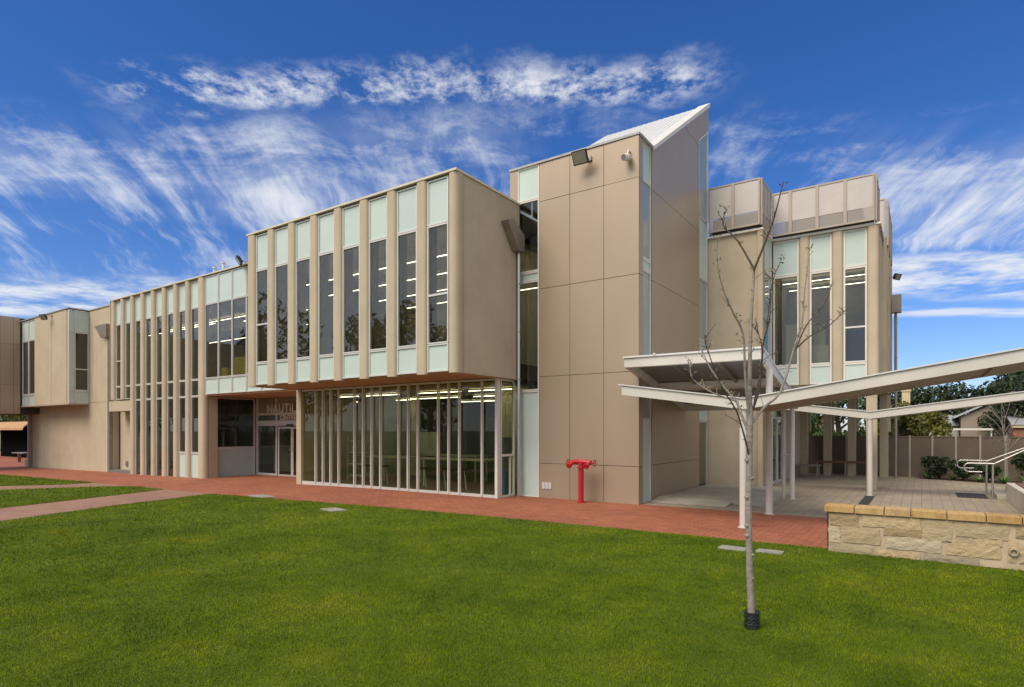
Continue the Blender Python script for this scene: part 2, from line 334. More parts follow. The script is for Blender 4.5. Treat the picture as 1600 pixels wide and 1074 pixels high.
# ------------------------------------------------------------------ helpers
OFF = {}
def thing(name, label, cat, loc=(0, 0, 0), group=None):
    o = bpy.data.objects.new(name, None); COL.objects.link(o); o.location = loc; o.empty_display_size = .2
    o['label'] = label; o['category'] = cat
    if group: o['group'] = group
    OFF[o.name] = Vector(loc); return o
class MB:
    def __init__(s): s.v = []; s.f = []; s.sm = []
    def add(s, vs, fs, smooth=False):
        b = len(s.v); s.v += [tuple(p) for p in vs]
        for f in fs: s.f.append([b+i for i in f]); s.sm.append(smooth)
        return s
    def box(s, x0, x1, y0, y1, z0, z1):
        x0, x1 = sorted((x0, x1)); y0, y1 = sorted((y0, y1)); z0, z1 = sorted((z0, z1))
        return s.add([(x0,y0,z0),(x1,y0,z0),(x1,y1,z0),(x0,y1,z0),(x0,y0,z1),(x1,y0,z1),(x1,y1,z1),(x0,y1,z1)],
              [(0,3,2,1),(4,5,6,7),(0,1,5,4),(1,2,6,5),(2,3,7,6),(3,0,4,7)])
    def prism(s, poly, vec, smooth=False):
        n = len(poly); vec = Vector(vec)
        a = [Vector(p) for p in poly]; nrm = Vector((0, 0, 0))
        for i in range(n): nrm += a[i].cross(a[(i+1) % n])
        if nrm.dot(vec) < 0: a.reverse()
        b = [p+vec for p in a]
        fs = [tuple(range(n))[::-1], tuple(range(n, 2*n))]
        s.add(a+b, fs)
        if smooth: s.v += [tuple(p) for p in a+b]          # caps keep their own corners
        k = len(s.v)-2*n
        for i in range(n):
            j = (i+1) % n; s.f.append([k+i, k+j, k+n+j, k+n+i]); s.sm.append(smooth)
        return s
    def obox(s, c, ax, ay, az):
        c, ax, ay, az = map(Vector, (c, ax, ay, az))
        vs = [c+ax*i+ay*j+az*k for k in (-1, 1) for i, j in ((-1,-1),(1,-1),(1,1),(-1,1))]
        return s.add(vs, [(0,3,2,1),(4,5,6,7),(0,1,5,4),(1,2,6,5),(2,3,7,6),(3,0,4,7)])
    def tube(s, pts, rad, seg=8, caps=True, closed=False):
        pts = [Vector(p) for p in pts]; n = len(pts)
        if isinstance(rad, (int, float)): rad = [rad]*n
        ref = None; rings = []; b = len(s.v)
        for i in range(n):
            if closed: t = pts[(i+1) % n]-pts[i-1]
            else: t = pts[min(i+1, n-1)]-pts[max(i-1, 0)]
            t.normalize()
            if ref is None:
                ref = Vector((0, 0, 1)) if abs(t.z) < .9 else Vector((1, 0, 0))
            u = (ref - t*ref.dot(t)).normalized(); w = t.cross(u); ref = u
            for k in range(seg):
                a = 2*math.pi*k/seg; s.v.append(tuple(pts[i]+(u*math.cos(a)+w*math.sin(a))*rad[i]))
        for i in range(n if closed else n-1):
            j = (i+1) % n
            for k in range(seg):
                l = (k+1) % seg; s.f.append([b+i*seg+k, b+i*seg+l, b+j*seg+l, b+j*seg+k]); s.sm.append(True)
        if caps and not closed:
            e = len(s.v); s.v += s.v[b:b+seg]+s.v[b+(n-1)*seg:b+n*seg]
            s.f.append([e+k for k in range(seg)][::-1]); s.sm.append(False)
            s.f.append([e+seg+k for k in range(seg)]); s.sm.append(False)
        return s
    def build(s, name, mat, parent=None, label=None, bevel=0, kind=None):
        me = bpy.data.meshes.new(name)
        off = OFF.get(parent.name, Vector((0, 0, 0))) if parent else Vector((0, 0, 0))
        me.from_pydata([(x-off.x, y-off.y, z-off.z) for x, y, z in s.v], [], s.f)
        me.polygons.foreach_set('use_smooth', s.sm); me.materials.append(mat); me.update()
        o = bpy.data.objects.new(name, me); COL.objects.link(o)
        if parent: o.parent = parent
        OFF[o.name] = off
        if label: o['label'] = label
        if kind: o['kind'] = kind
        if bevel:
            bv = o.modifiers.new('bevel', 'BEVEL'); bv.width = bevel; bv.segments = 2; bv.limit_method = 'ANGLE'
        return o
def one(name, mb, mat, label, cat, group=None, bevel=0, loc=None):
    if loc is not None: mb.v = [(x-loc[0], y-loc[1], z-loc[2]) for x, y, z in mb.v]
    o = mb.build(name, mat, None, label, bevel); o['category'] = cat
    if loc is not None: o.location = loc
    if group: o['group'] = group
    return o
def gz(x): return -.0133*max(0, min(46, -14-x))
def clip(poly, x, left):
    out = []
    for i in range(len(poly)):
        a, b = poly[i], poly[(i+1) % len(poly)]
        ia = (a[0] <= x) if left else (a[0] >= x); ib = (b[0] <= x) if left else (b[0] >= x)
        if ia: out.append(a)
        if ia != ib:
            t = (x-a[0])/(b[0]-a[0]); out.append((x, a[1]+t*(b[1]-a[1])))
    return out
def sheet(name, poly, dz, mat, kind='structure', thick=0):
    mb = MB()
    for lo, hi in ((-1e5, -60), (-60, -14), (-14, 1e5)):
        p = poly
        if lo > -1e5: p = clip(p, lo, False)
        if hi < 1e5 and len(p) > 2: p = clip(p, hi, True)
        if len(p) > 2:
            a = sum(p[i][0]*p[(i+1) % len(p)][1]-p[(i+1) % len(p)][0]*p[i][1] for i in range(len(p)))
            if a < 0: p = p[::-1]
            mb.add([(x, y, gz(x)+dz) for x, y in p], [tuple(range(len(p)))])
    o = mb.build(name, mat, None, None, 0, kind); return o

# ------------------------------------------------------------------ ground
sheet('ground', [(-1500, -1500), (1500, -1500), (1500, 1500), (-1500, 1500)], -.03, plain('earth', (.10, .11, .045), .95, 0, .3, .4))
EDGE = [(-17.03, 9.43), (-13.9, 9.5), (-10.4, 9.9), (-6.89, 10.08), (-4.19, 10.18), (-1.17, 10.21)]
lawn_poly = [(-12.5, -14), (-13.9, -3), (-15.2, 4.11), (-16.18, 6.44), (-16.52, 7.77)] + EDGE + [(-1.17, 10.02), (9, 10.02), (9, -14)]
g2_poly = [(-15.2, -6), (-18.15, 4.9), (-18.65, 6.27), (-19.36, 8.19), (-19.96, 9.51), (-22.08, 9.62), (-23.29, 8.97), (-24.85, 6.71), (-29, -6)]
g1_poly = [(-36.06, 9.74), (-29.91, 9.76), (-25.54, 9.71), (-25.56, 8.59), (-26.95, 7.28), (-34, -6), (-42, -6)]
sheet('brick_paving', [(-90, -8), (-12, -8), (-13.9, 4), (-16, 9)] + [(x, y-.02) for x, y in EDGE] + [(-1.17, 13.83), (-5.7, 13.83), (-5.7, 15.5), (-24.2, 15.5), (-24.2, 24), (-90, 24)], 0, BRICK)
sheet('path', [(-12.8, -7.9), (-15.05, 4.0), (-16.1, 6.4), (-16.9, 9.3), (-17.2, 9.45), (-19.8, 9.5), (-19.3, 8.2), (-18.6, 6.3), (-18.1, 4.9), (-15.3, -7.9)], .004, PATH)
sheet('path', [(-29.2, -7.9), (-24.9, 6.7), (-23.35, 8.95), (-22.2, 9.6), (-25.5, 9.68), (-25.5, 8.6), (-26.9, 7.3), (-33.5, -7.9)], .004, PATH)
sheet('terrace', [(-5.7, 13.84), (-1.165, 13.84), (-1.165, 10.3), (12, 10.3), (12, 30), (-5.7, 30)], 0, TERR)
for n, p in (('lawn', lawn_poly), ('lawn', g2_poly), ('lawn', g1_poly)): sheet(n, p, .008, LAWN)

# grass blades: one uncountable mass
def inside(P, poly):
    x, y = P[:, 0], P[:, 1]; r = np.zeros(len(P), bool); n = len(poly)
    for i in range(n):
        x0, y0 = poly[i]; x1, y1 = poly[(i+1) % n]
        if y0 == y1: continue
        c = ((y0 > y) != (y1 > y)) & (x < (x1-x0)*(y-y0)/(y1-y0)+x0); r ^= c
    return r
def grass():
    rng = np.random.default_rng(5)
    P = []; Wd = []
    fw = np.array([-math.sin(TH), math.cos(TH)]); rt = np.array([math.cos(TH), math.sin(TH)])
    for d0, d1, dens, w in ((3.4, 5.2, 9500, .0031), (5.2, 7.5, 5400, .0044), (7.5, 11, 2200, .007), (11, 17, 800, .011), (17, 34, 260, .019)):
        hw = 1.02*d1+1.2
        n = int((d1-d0)*2*hw*dens)
        d = rng.uniform(d0, d1, n); l = rng.uniform(-hw, hw, n)
        keep = np.abs(l) < 1.0*d+1.2; d, l = d[keep], l[keep]
        q = d[:, None]*fw+l[:, None]*rt
        qj = q+rng.normal(0, .028, q.shape)+.035*np.sin(q[:, ::-1]*np.array([5.3, 4.1])+np.sin(q*2.3))     # ragged turf edge
        ok = inside(qj, lawn_poly) | inside(qj, g2_poly) | inside(qj, g1_poly)
        q = q[ok]; P.append(q); Wd.append(np.full(len(q), w))
    P = np.concatenate(P); Wd = np.concatenate(Wd); n = len(P)
    ph = .5+.5*np.sin(P[:, 0]*1.9+1.3*np.sin(P[:, 1]*1.4))*np.sin(P[:, 1]*1.7+P[:, 0]*.6)
    mot = .5+.5*np.sin(P[:, 0]*9.1+2.1*np.sin(P[:, 1]*6.3+P[:, 0]*2.2))*np.sin(P[:, 1]*10.3+1.7*np.sin(P[:, 0]*7.7))
    h = rng.uniform(.010, .026, n)*(.75+.35*ph+.35*mot)+Wd*.5
    a = rng.uniform(0, 2*np.pi, n); la = rng.uniform(0, 2*np.pi, n); ln = rng.uniform(.1, 1.0, n)
    z = -.0133*np.clip(-14-P[:, 0], 0, 46)+.006
    dx, dy = np.cos(a)*Wd/2, np.sin(a)*Wd/2
    lx, ly = np.cos(la)*h*ln, np.sin(la)*h*ln
    V = np.zeros((n, 5, 3), np.float32)
    for k, (sx, t, tz) in enumerate(((-1, 0, 0), (1, 0, 0), (.75, .35, .62), (-.75, .35, .62), (0, 1, 1))):
        V[:, k, 0] = P[:, 0]+dx*sx+lx*t; V[:, k, 1] = P[:, 1]+dy*sx+ly*t; V[:, k, 2] = z+h*tz*(1-.35*ln*(k == 4))
    me = bpy.data.meshes.new('lawn_grass')
    me.vertices.add(n*5); me.vertices.foreach_set('co', V.ravel())
    li = (np.arange(n)[:, None]*5+np.array([0, 1, 2, 3, 3, 2, 4])).ravel()
    me.loops.add(n*7); me.loops.foreach_set('vertex_index', li.astype(np.int32))
    st = (np.arange(n)[:, None]*7+np.array([0, 4])).ravel()
    me.polygons.add(n*2); me.polygons.foreach_set('loop_start', st.astype(np.int32))
    me.update(calc_edges=True); me.validate(); me.materials.append(BLADE)
    o = bpy.data.objects.new('lawn_grass', me); COL.objects.link(o); o['kind'] = 'stuff'
    o['label'] = 'short green lawn grass in front of the building'; o['category'] = 'grass'
grass()

# ------------------------------------------------------------------ the building
B = thing('campus_building', 'two storey beige concrete school building with vertical fins and a bronze stair tower', 'building', (-14, 18, 0))
ZT, ZF, ZW, ZS = 8.05, 6.85, 3.90, 3.25           # roof, frosted/clear joint, window sill, soffit
def frame_rect(mb, x0, x1, z0, z1, y0, y1, t, axis='y'):
    """rectangular frame in a facade plane"""
    for a0, a1, b0, b1 in ((x0, x0+t, z0, z1), (x1-t, x1, z0, z1), (x0+t, x1-t, z0, z0+t), (x0+t, x1-t, z1-t, z1)):
        if axis == 'y': mb.box(a0, a1, y0, y1, b0, b1)
        else: mb.box(y0, y1, a0, a1, b0, b1)
def pane(x0, x1, z0, z1, y, t, axis='y'):
    mb = MB()
    if axis == 'y': mb.box(x0, x1, y, y+t, z0, z1)
    else: mb.box(y-t, y, x0, x1, z0, z1)
    return mb
def bay(x0, x1, y, tops, trans=(), frost=None, axis='y', fr=ALU, t=.035, gl=GLASS, sgn=1):
    """a strip of glazing: list of (z0, z1, 'f'|'g'); frosted panels and clear windows are separate parts"""
    e = .006
    for z0, z1, k in tops:
        fm = MB()
        if axis == 'y': frame_rect(fm, x0, x1, z0, z1, y-.03, y+.05, t)
        else: frame_rect(fm, x0, x1, z0, z1, y-.05*sgn, y+.03*sgn, t, 'x')
        tz = [q for q in trans if z0 < q < z1]
        if k == 'f':
            o = fm.build('spandrel_panel', fr, B)
            (pane(x0+t-e, x1-t+e, z0+t-e, z1-t+e, y, .02) if axis == 'y' else pane(x0+t-e, x1-t+e, z0+t-e, z1-t+e, y, .02*sgn, 'x')).build('frosted_glass', FROST, o)
        else:
            for q in tz:
                if axis == 'y': fm.box(x0+t, x1-t, y-.03, y+.05, q-.025, q+.025)
                else: fm.box(y-.05*sgn, y+.03*sgn, x0+t, x1-t, q-.025, q+.025)
            o = fm.build('window', fr, B); gk = SKYG if k == 'o' else gl
            (pane(x0+t-e, x1-t+e, z0+t-e, z1-t+e, y+.005, .008) if axis == 'y' else pane(x0+t-e, x1-t+e, z0+t-e, z1-t+e, y, .008*sgn, 'x')).build('pane', gk, o)
def fin(x0, x1, yf, yb, z0, z1, r=None, name='concrete_fin'):
    """precast fin with rounded nose, plan extruded in Z"""
    w = x1-x0; r = r or w*.34; pl = []
    for k in range(7):
        a = math.pi+ (math.pi/2)*k/6; pl.append((x0+r+r*math.cos(a), yf+r+r*math.sin(a)))
    for k in range(7):
        a = 1.5*math.pi+(math.pi/2)*k/6; pl.append((x1-r+r*math.cos(a), yf+r+r*math.sin(a)))
    pl += [(x1, yb), (x0, yb)]
    return MB().prism([(x, y, z0) for x, y in pl], (0, 0, z1-z0), True).build(name, CONC, B)

# --- cantilevered upper box with eight bays
fl = [-17.77, -16.72, -15.69, -14.65, -13.6, -12.55, -11.5, -10.45]
for i, x in enumerate(fl): fin(x, x+.34 if i else x+.40, 11.0, 11.26, 3.19, 8.0, .09)
fin(-9.42, -9.13, 11.0, 11.3, 3.19, 8.0, .13, 'corner_fin')
xr = [x+.34 for x in fl]; xr[0] = fl[0]+.40
for i in range(8):
    a = xr[i]+.006; b = (fl[i+1] if i < 7 else -9.42)-.006
    MB().box(fl[i]+.03, xr[i]-.03, 11.262, 11.46, 3.71, 7.04).build('inner_pier', INW, B)
    bay(a, b, 11.09, [(3.24, 3.92, 'f'), (3.93, 6.84, 'g'), (6.85, 7.96, 'f')], (5.13,) if i in (0, 7) else ())
m = MB().box(-9.40, -9.15, 11.302, 13.73, 3.2, 8.0); m.build('side_wall', CONC, B)
MB().box(-17.79, -17.55, 11.302, 12.93, 3.2, 8.0).build('side_wall', CONC, B)
MB().box(-17.785, -9.115, 10.985, 13.74, 8.002, 8.055).build('roof_edge', CAPL, B)
MB().box(-17.78, -9.41, 11.13, 13.02, 3.215, 3.268).build('soffit', SOFF, B)
MB().box(-9.9, -9.41, 13.024, 13.73, 3.20, 3.268).build('soffit', SOFF, B)

# --- finned left wing
FX0, PIT = -32.15, .98
fxs = [FX0+PIT*i for i in range(9)]
for i, x in enumerate(fxs):
    w = .33 if i < 8 else .50
    fin(x, x+w, 12.85, 13.10, 3.26 if i < 2 else gz(x)-.1, 7.99)
for i in range(8):
    a = fxs[i]+.336; b = fxs[i+1]-.006
    if i >= 2:
        lo = [(-.3, .87, 'f'), (.88, 3.2, 'g')] if i >= 6 else [(-.3, 3.2, 'g')]
        bay(a, b, 12.99, lo + [(3.21, 3.88, 'g'), (3.89, 6.84, 'g'), (6.85, 7.96, 'f')])
    else:
        bay(a, b, 12.99, [(3.27, 3.88, 'g'), (3.89, 6.84, 'g'), (6.85, 7.96, 'f')], (5.1,) if i == 0 else ())
# wide bays beside the box
for a, b in ((-23.74, -22.79), (-22.77, -21.83), (-21.81, -20.87), (-20.85, -19.9), (-19.88, -18.92), (-18.9, -17.8)):
    bay(a, b, 12.92, [(3.25, 3.88, 'f'), (3.89, 6.84, 'g'), (6.85, 7.96, 'f')], t=.028)
MB().box(-32.2, -17.8, 12.835, 13.3, 8.0, 8.05).build('roof_edge', CAPL, B)
MB().box(-24.05, -17.6, 12.96, 15.34, 3.19, 3.246).build('soffit', SOFF, B)
MB().box(-24.3, -23.80, 13.1, 13.45, gz(-24)-.1, 3.18).build('pier', CONC, B)
MB().box(-24.3, -23.9, 13.102, 15.3, 3.19, 3.25).build('soffit', SOFF, B)
# porch door beside the first fins
MB().box(-33.0, -30.22, 13.6, 13.9, -.5, 3.2).build('porch_wall', CONC, B)
MB().box(-32.4, -30.2, 12.9, 13.59, 2.72, 3.2).build('porch_lintel', CONC, B)
d = MB(); frame_rect(d, -31.2, -30.25, -.3, 2.66, 13.52, 13.58, .05)
d = d.build('door', ALU, B); MB().box(-31.15, -30.3, 13.54, 13.555, -.25, 2.61).build('pane', GLASS, d)
MB().box(-32.25, -32.05, 13.56, 13.595, .05, .3).build('vent_plate', ZINC, B)

# --- plain wall at the left
MB().box(-43.6, -32.2, 13.30, 13.6, 3.245, 8.0).build('wall', CONC, B)
MB().box(-43.6, -33.0, 13.30, 13.6, -.32, 3.23).build('wall', CONC, B)
MB().box(-43.62, -33.05, 13.24, 13.6, -.6, -.33).build('plinth', CONC2, B)
MB().box(-43.6, -32.2, 13.26, 13.6, 8.0, 8.05).build('roof_edge', CONC2, B)
MB().box(-32.2, -32.16, 12.86, 13.3, 3.25, 8.0).build('wall', CONC, B)
# projecting box of the left wall
MB().box(-40.35, -36.0, 12.40, 12.7, 3.2, 8.0).build('wall', CONC, B)
MB().box(-38.0, -37.99, 12.392, 12.40, 3.2, 8.0).build('wall_joint', CONC2, B)
bay(-42.3, -41.35, 12.45, [(3.2, 3.8, 'f'), (3.81, 6.84, 'g'), (6.85, 7.96, 'f')], t=.05)
bay(-41.33, -40.36, 12.45, [(3.2, 3.8, 'f'), (3.81, 6.84, 'g'), (6.85, 7.96, 'f')], t=.05)
bay(12.40, 12.62, -35.74, [(3.2, 3.84, 'f'), (3.85, 6.84, 'f'), (6.85, 7.96, 'f')], axis='x', t=.03)
bay(12.64, 13.28, -35.74, [(3.2, 3.84, 'f'), (3.85, 6.84, 'g'), (6.85, 7.96, 'f')], (4.95,), axis='x', t=.05)
MB().box(-35.99, -35.85, 12.42, 12.7, 3.2, 8.0).build('corner_trim', CONC, B)
MB().box(-42.35, -35.68, 12.36, 13.28, 8.0, 8.05).build('roof_edge', CAPG, B)
MB().box(-42.35, -35.68, 12.38, 13.28, 3.13, 3.195).build('soffit', CONC2, B)
# bridge wing facing the court
MB().box(-46.4, -42.42, -2, 13.28, 2.76, 8.2).build('bridge_core', DARK, B)
ys = [-2, -.4, 1.2, 2.8, 4.4, 6.0, 7.4, 8.8, 10.2, 11.46, 12.05, 12.36]; zs = [2.74, 4.38, 6.68, 8.22]
for i in range(len(ys)-1):
    for k in range(3): MB().box(-42.42, -42.38, ys[i]+.006, ys[i+1]-.006, zs[k]+.006, zs[k+1]-.006).build('cladding_panel', CLAD, B)
MB().box(-43.75, -43.62, 13.1, 13.6, -.6, 2.75).build('bridge_post', ZINC, B)

# --- glass fronted room below the box
GX = [-17.60, -16.86, -16.48, -16.09, -15.69, -14.93, -14.53, -14.14, -13.75, -12.97, -12.58, -12.19, -11.4, -11.01, -10.62, -9.83, -9.30]
cw = MB().box(-17.6, -9.28, 12.93, 13.03, -.25, .07).box(-17.6, -9.28, 12.93, 13.03, 3.14, 3.198).build('curtain_wall', ALU, B)
for x in GX[1:-1]: MB().box(x-.019, x+.019, 12.90, 12.929, .03, 3.195).box(x-.014, x+.014, 12.975, 12.998, .072, 3.138).build('mullion', WHITE, cw)
MB().box(-9.36, -9.28, 12.88, 12.929, .0, 3.195).box(-9.36, -9.282, 12.931, 13.01, .072, 3.138).build('mullion', WHITE, cw)
for i in range(16): MB().box(GX[i]+.012, GX[i+1]-.012, 12.985, 12.993, .072, 3.138).build('pane', GCLEAR, cw)
MB().box(-17.86, -17.61, 12.90, 15.34, -.3, 3.195).build('pier', CONC, B)
sw = MB(); frame_rect(sw, 13.04, 13.72, .0, 3.19, -9.35, -9.28, .05, 'x'); sw.box(-9.35, -9.28, 13.09, 13.67, 1.10, 1.16); sw.box(-9.34, -9.29, 13.5, 13.54, .05, 1.1)
sw = sw.build('window', WHITE, B); MB().box(-9.32, -9.312, 13.09, 13.67, .05, 3.14).build('pane', GCLEAR, sw)

# --- entrance recess
rc = MB(); frame_rect(rc, 13.46, 15.3, gz(-24)-.05, 3.18, -24.16, -24.08, .05, 'x'); rc.box(-24.16, -24.08, 13.51, 15.25, 1.02, 1.12)
rc = rc.build('window', ALU, B)
MB().box(-24.13, -24.12, 13.51, 15.25, 1.12, 3.13).build('pane', GLASS, rc); MB().box(-24.13, -24.10, 13.51, 15.25, -.15, 1.02).build('frosted_glass', FROST, rc)
EY = 15.34
ef = MB().box(-24.08, -23.98, EY, EY+.1, -.2, 3.19).box(-22.66, -22.58, EY, EY+.1, -.2, 2.46).box(-22.66, -22.58, EY, EY+.1, 2.55, 3.19)
ef.box(-23.98, -17.86, EY, EY+.1, 2.46, 2.55).box(-23.98, -17.86, EY-.05, EY+.12, 2.0, 2.22).box(-23.98, -22.66, EY, EY+.1, -.2, -.03)
ef = ef.build('entrance_frame', ALU, B)
MB().box(-23.98, -17.86, EY+.06, EY+.14, 2.55, 3.19).build('sign_panel', plain('tan_panel', (.26, .215, .14), .7), ef)
MB().box(-23.98, -17.86, EY+.05, EY+.06, 2.22, 2.46).build('pane', GLASS, ef); MB().box(-23.98, -22.66, EY+.05, EY+.06, -.03, 2.0).build('pane', GLASS, ef)
for x0, x1 in ((-22.5, -21.55), (-21.53, -20.55)):
    dm = MB(); frame_rect(dm, x0, x1, -.12, 1.95, EY+.01, EY+.06, .07)
    dm = dm.build('sliding_door', ALU, B); MB().box(x0+.07, x1-.07, EY+.03, EY+.04, -.05, 1.88).build('pane', GLASS, dm)
    hx = x1-.12 if x0 < -22 else x0+.06
    MB().box(hx, hx+.06, EY-.04, EY+.005, .98, 1.04).build('handle', STEEL, dm)
MB().box(-21.75, -21.35, EY-.13, EY-.055, 2.0, 2.06).build('door_sensor', BLACK, ef)
MB().box(-20.5, -17.87, EY, EY+.05, -.2, 2.0).build('entrance_wall', CONC2, B)
def text(body, x, z, size, y, mat, depth=.02):
    cu = bpy.data.curves.new('lettering', 'FONT'); cu.body = body; cu.size = size; cu.extrude = depth*1.8; cu.space_character = 1.12; cu.offset = .008
    t = bpy.data.objects.new('t', cu); COL.objects.link(t); t.matrix_world = Matrix.Translation((x, y, z)) @ Matrix.Rotation(math.pi/2, 4, 'X')
    dg = bpy.context.evaluated_depsgraph_get(); me = bpy.data.meshes.new_from_object(t.evaluated_get(dg)); me.transform(t.matrix_world)
    off = OFF[ef.name]; me.transform(Matrix.Translation(-off)); me.materials.clear(); me.materials.append(mat)
    bpy.data.objects.remove(t); o = bpy.data.objects.new('lettering', me); COL.objects.link(o); o.parent = ef; return o
SIGN = plain('sign_letter', (.62, .58, .50), .5)
text('NAUTILUS', -23.18, 2.57, .52, EY-.035, SIGN); text('CENTRE', -22.30, 2.255, .27, EY-.02, SIGN, .015)
sq = MB()
def curl(cx, cz, r0, a0, a1, k=0):
    sq.tube([(cx+(r0+k*t)*math.cos(a0+(a1-a0)*t), EY+.045, cz+(r0+k*t)*math.sin(a0+(a1-a0)*t)) for t in [i/16 for i in range(17)]], .011, 5)
curl(-23.55, 3.10, .12, math.pi, 2*math.pi); curl(-23.2, 2.58, .38, math.pi*.98, math.pi*.5); curl(-22.15, 3.0, .3, math.pi, math.pi*1.75); curl(-21.6, 2.75, .24, 0, math.pi); curl(-23.9, 2.95, .45, -1.2, .4); curl(-22.9, 3.1, .2, math.pi*1.2, 2*math.pi)
sq.build('sign_scroll', ZINC, ef)

# --- stair tower
tx = [-8.525, -7.58, -6.61, -5.67]; tz = [-.05, .92, 3.25, 5.62, 7.97, 9.0]
MB().box(-8.53, -5.72, 13.80, 14.0, -.05, 9.0).build('tower_core', DARK, B)
for i in range(3):
    for k in range(5):
        pm = MB().box(tx[i]+.006, tx[i+1]-.006, 13.76, 13.799, tz[k]+.006, tz[k+1]-.006); e1, e2 = random.Random(i*7+k).uniform(-.003, .003), random.Random(i*9+k+50).uniform(-.004, .004)
        pm.v = [(x, y+e1*(1 if x > tx[i]+.3 else -1)+e2*(1 if z > (tz[k]+tz[k+1])/2 else -1) if y < 13.78 else y, z) for x, y, z in pm.v]; pm.build('cladding_panel', CLAD, B)
for k in range(5): MB().box(-5.715, -5.675, 13.80, 14.02, tz[k]+.006, tz[k+1]-.006).build('cladding_panel', CLAD, B)
MB().box(-9.47, -9.235, 13.76, 13.84, 8.05, 9.0).build('cladding_panel', CLAD, B)
bay(-9.23, -8.535, 13.80, [(-.02, 2.88, 'f'), (2.89, 5.87, 'g'), (5.88, 6.12, 'f'), (6.13, 8.08, 'g'), (8.09, 9.0, 'f')], fr=WHITE)
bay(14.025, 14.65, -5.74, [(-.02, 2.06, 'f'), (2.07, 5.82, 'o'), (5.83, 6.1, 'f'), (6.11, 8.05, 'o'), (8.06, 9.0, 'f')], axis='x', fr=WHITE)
SL = (12.30-9.04)/(19.54-14.66)
def rz(y): return 9.04+SL*(y-14.66)
MB().prism([(-5.72, 14.66, -.05), (-5.72, 18.59, -.05), (-5.72, 18.59, rz(18.59)-.03), (-5.72, 14.66, 9.01)], (-.15, 0, 0)).build('tower_core', DARK, B)
zz = [-.05, .92, 3.25, 5.64, 7.95, 10.6, 12.4]
for k in range(6):
    y0, y1 = 14.665, 18.585; z0, z1 = zz[k]+.006, zz[k+1]-.006
    yb = 14.66+(z0-9.04)/SL; poly = []
    if rz(y0)-.04 > z0: poly.append((y0, z0))
    else: poly.append((yb+.07, z0))
    poly.append((y1, z0)); poly.append((y1, min(z1, rz(y1)-.04)))
    if z1 < rz(y1)-.04 and z1 > rz(y0): poly.append((14.66+(z1+.04-9.04)/SL, z1))
    if rz(y0)-.04 > z0: poly.append((y0, min(z1, rz(y0)-.04)))
    MB().prism([(-5.68, y, z) for y, z in poly], (-.038, 0, 0)).build('cladding_panel', CLAD, B)
# raking top above the second glazed strip
def rake(y0, y1, z0, x0, x1, mat, nm, drop=.04):
    return MB().prism([(x0, y0, z0), (x0, y1, z0), (x0, y1, rz(y1)-drop), (x0, y0, rz(y0)-drop)], (x1-x0, 0, 0)).build(nm, mat, B)
MB().prism([(-5.68, 18.59, 10.86), (-5.68, 19.56, 10.86+SL*.97), (-5.68, 19.56, rz(19.56)-.04), (-5.68, 18.59, rz(18.59)-.04)], (-.1, 0, 0)).build('cladding_panel', CLAD, B)
wt = MB().prism([(-5.69, 18.6, 8.52), (-5.69, 18.64, 8.52), (-5.69, 18.64, 10.86), (-5.69, 18.6, 10.84)], (-.07, 0, 0)).prism([(-5.69, 19.5, 8.52), (-5.69, 19.55, 8.52), (-5.69, 19.55, 11.48), (-5.69, 19.5, 11.44)], (-.07, 0, 0))
wt.prism([(-5.69, 18.64, 10.80), (-5.69, 19.5, 11.38), (-5.69, 19.5, 11.44), (-5.69, 18.64, 10.86)], (-.07, 0, 0))
wt = wt.build('window', WHITE, B)
MB().prism([(-5.72, 18.64, 8.53), (-5.72, 19.5, 8.53), (-5.72, 19.5, 11.39), (-5.72, 18.64, 10.81)], (-.01, 0, 0)).build('pane', SKYG, wt)
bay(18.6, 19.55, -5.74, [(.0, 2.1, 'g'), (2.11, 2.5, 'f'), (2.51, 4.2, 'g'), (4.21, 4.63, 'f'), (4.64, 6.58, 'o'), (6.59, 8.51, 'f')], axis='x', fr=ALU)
# mono-pitch roof
RX0 = -9.35
rf = MB().prism([(-6.02, 14.66, 9.04), (-6.02, 19.6, rz(19.6)), (-6.02, 19.6, rz(19.6)-.12), (-6.02, 14.66, 8.9)], (RX0+6.02, 0, 0))
x = RX0+.1
while x < -6.1:
    rf.prism([(x, 14.68, 9.055), (x, 19.6, rz(19.6)+.002), (x, 19.6, rz(19.6)+.014), (x, 14.68, 9.067)], (.035, 0, 0)); x += .19
rf.build('roof', ROOFW, B)
MB().prism([(-5.65, 14.62, 9.03), (-5.65, 19.62, rz(19.62)+.05), (-5.65, 19.62, rz(19.62)-.09), (-5.65, 14.7, 8.98)], (-.368, 0, 0)).build('roof_capping', WHITE, B)
MB().box(RX0, -5.76, 19.58, 19.64, 7.0, rz(19.58)-.14).build('tower_back_wall', CLAD, B)
MB().prism([(RX0+.02, 14.7, 8.0), (RX0+.02, 19.57, 8.0), (RX0+.02, 19.57, rz(19.57)-.14), (RX0+.02, 14.7, 8.95)], (.1, 0, 0)).build('tower_side_wall', CLAD, B)
MB().box(-9.49, -5.65, 13.73, 13.86, 9.003, 9.06).box(-5.78, -5.64, 13.862, 14.655, 9.003, 9.06).build('parapet_capping', CAPG, B)
MB().box(-9.4, -5.8, 13.87, 14.7, 8.9, 8.99).build('tower_roof', CAPG, B)
for k in range(3): MB().box(-8.42+.1*k, -8.33+.1*k, 13.735, 13.757, .24, .41).build('vent_plate', ALU, B, None, .004)

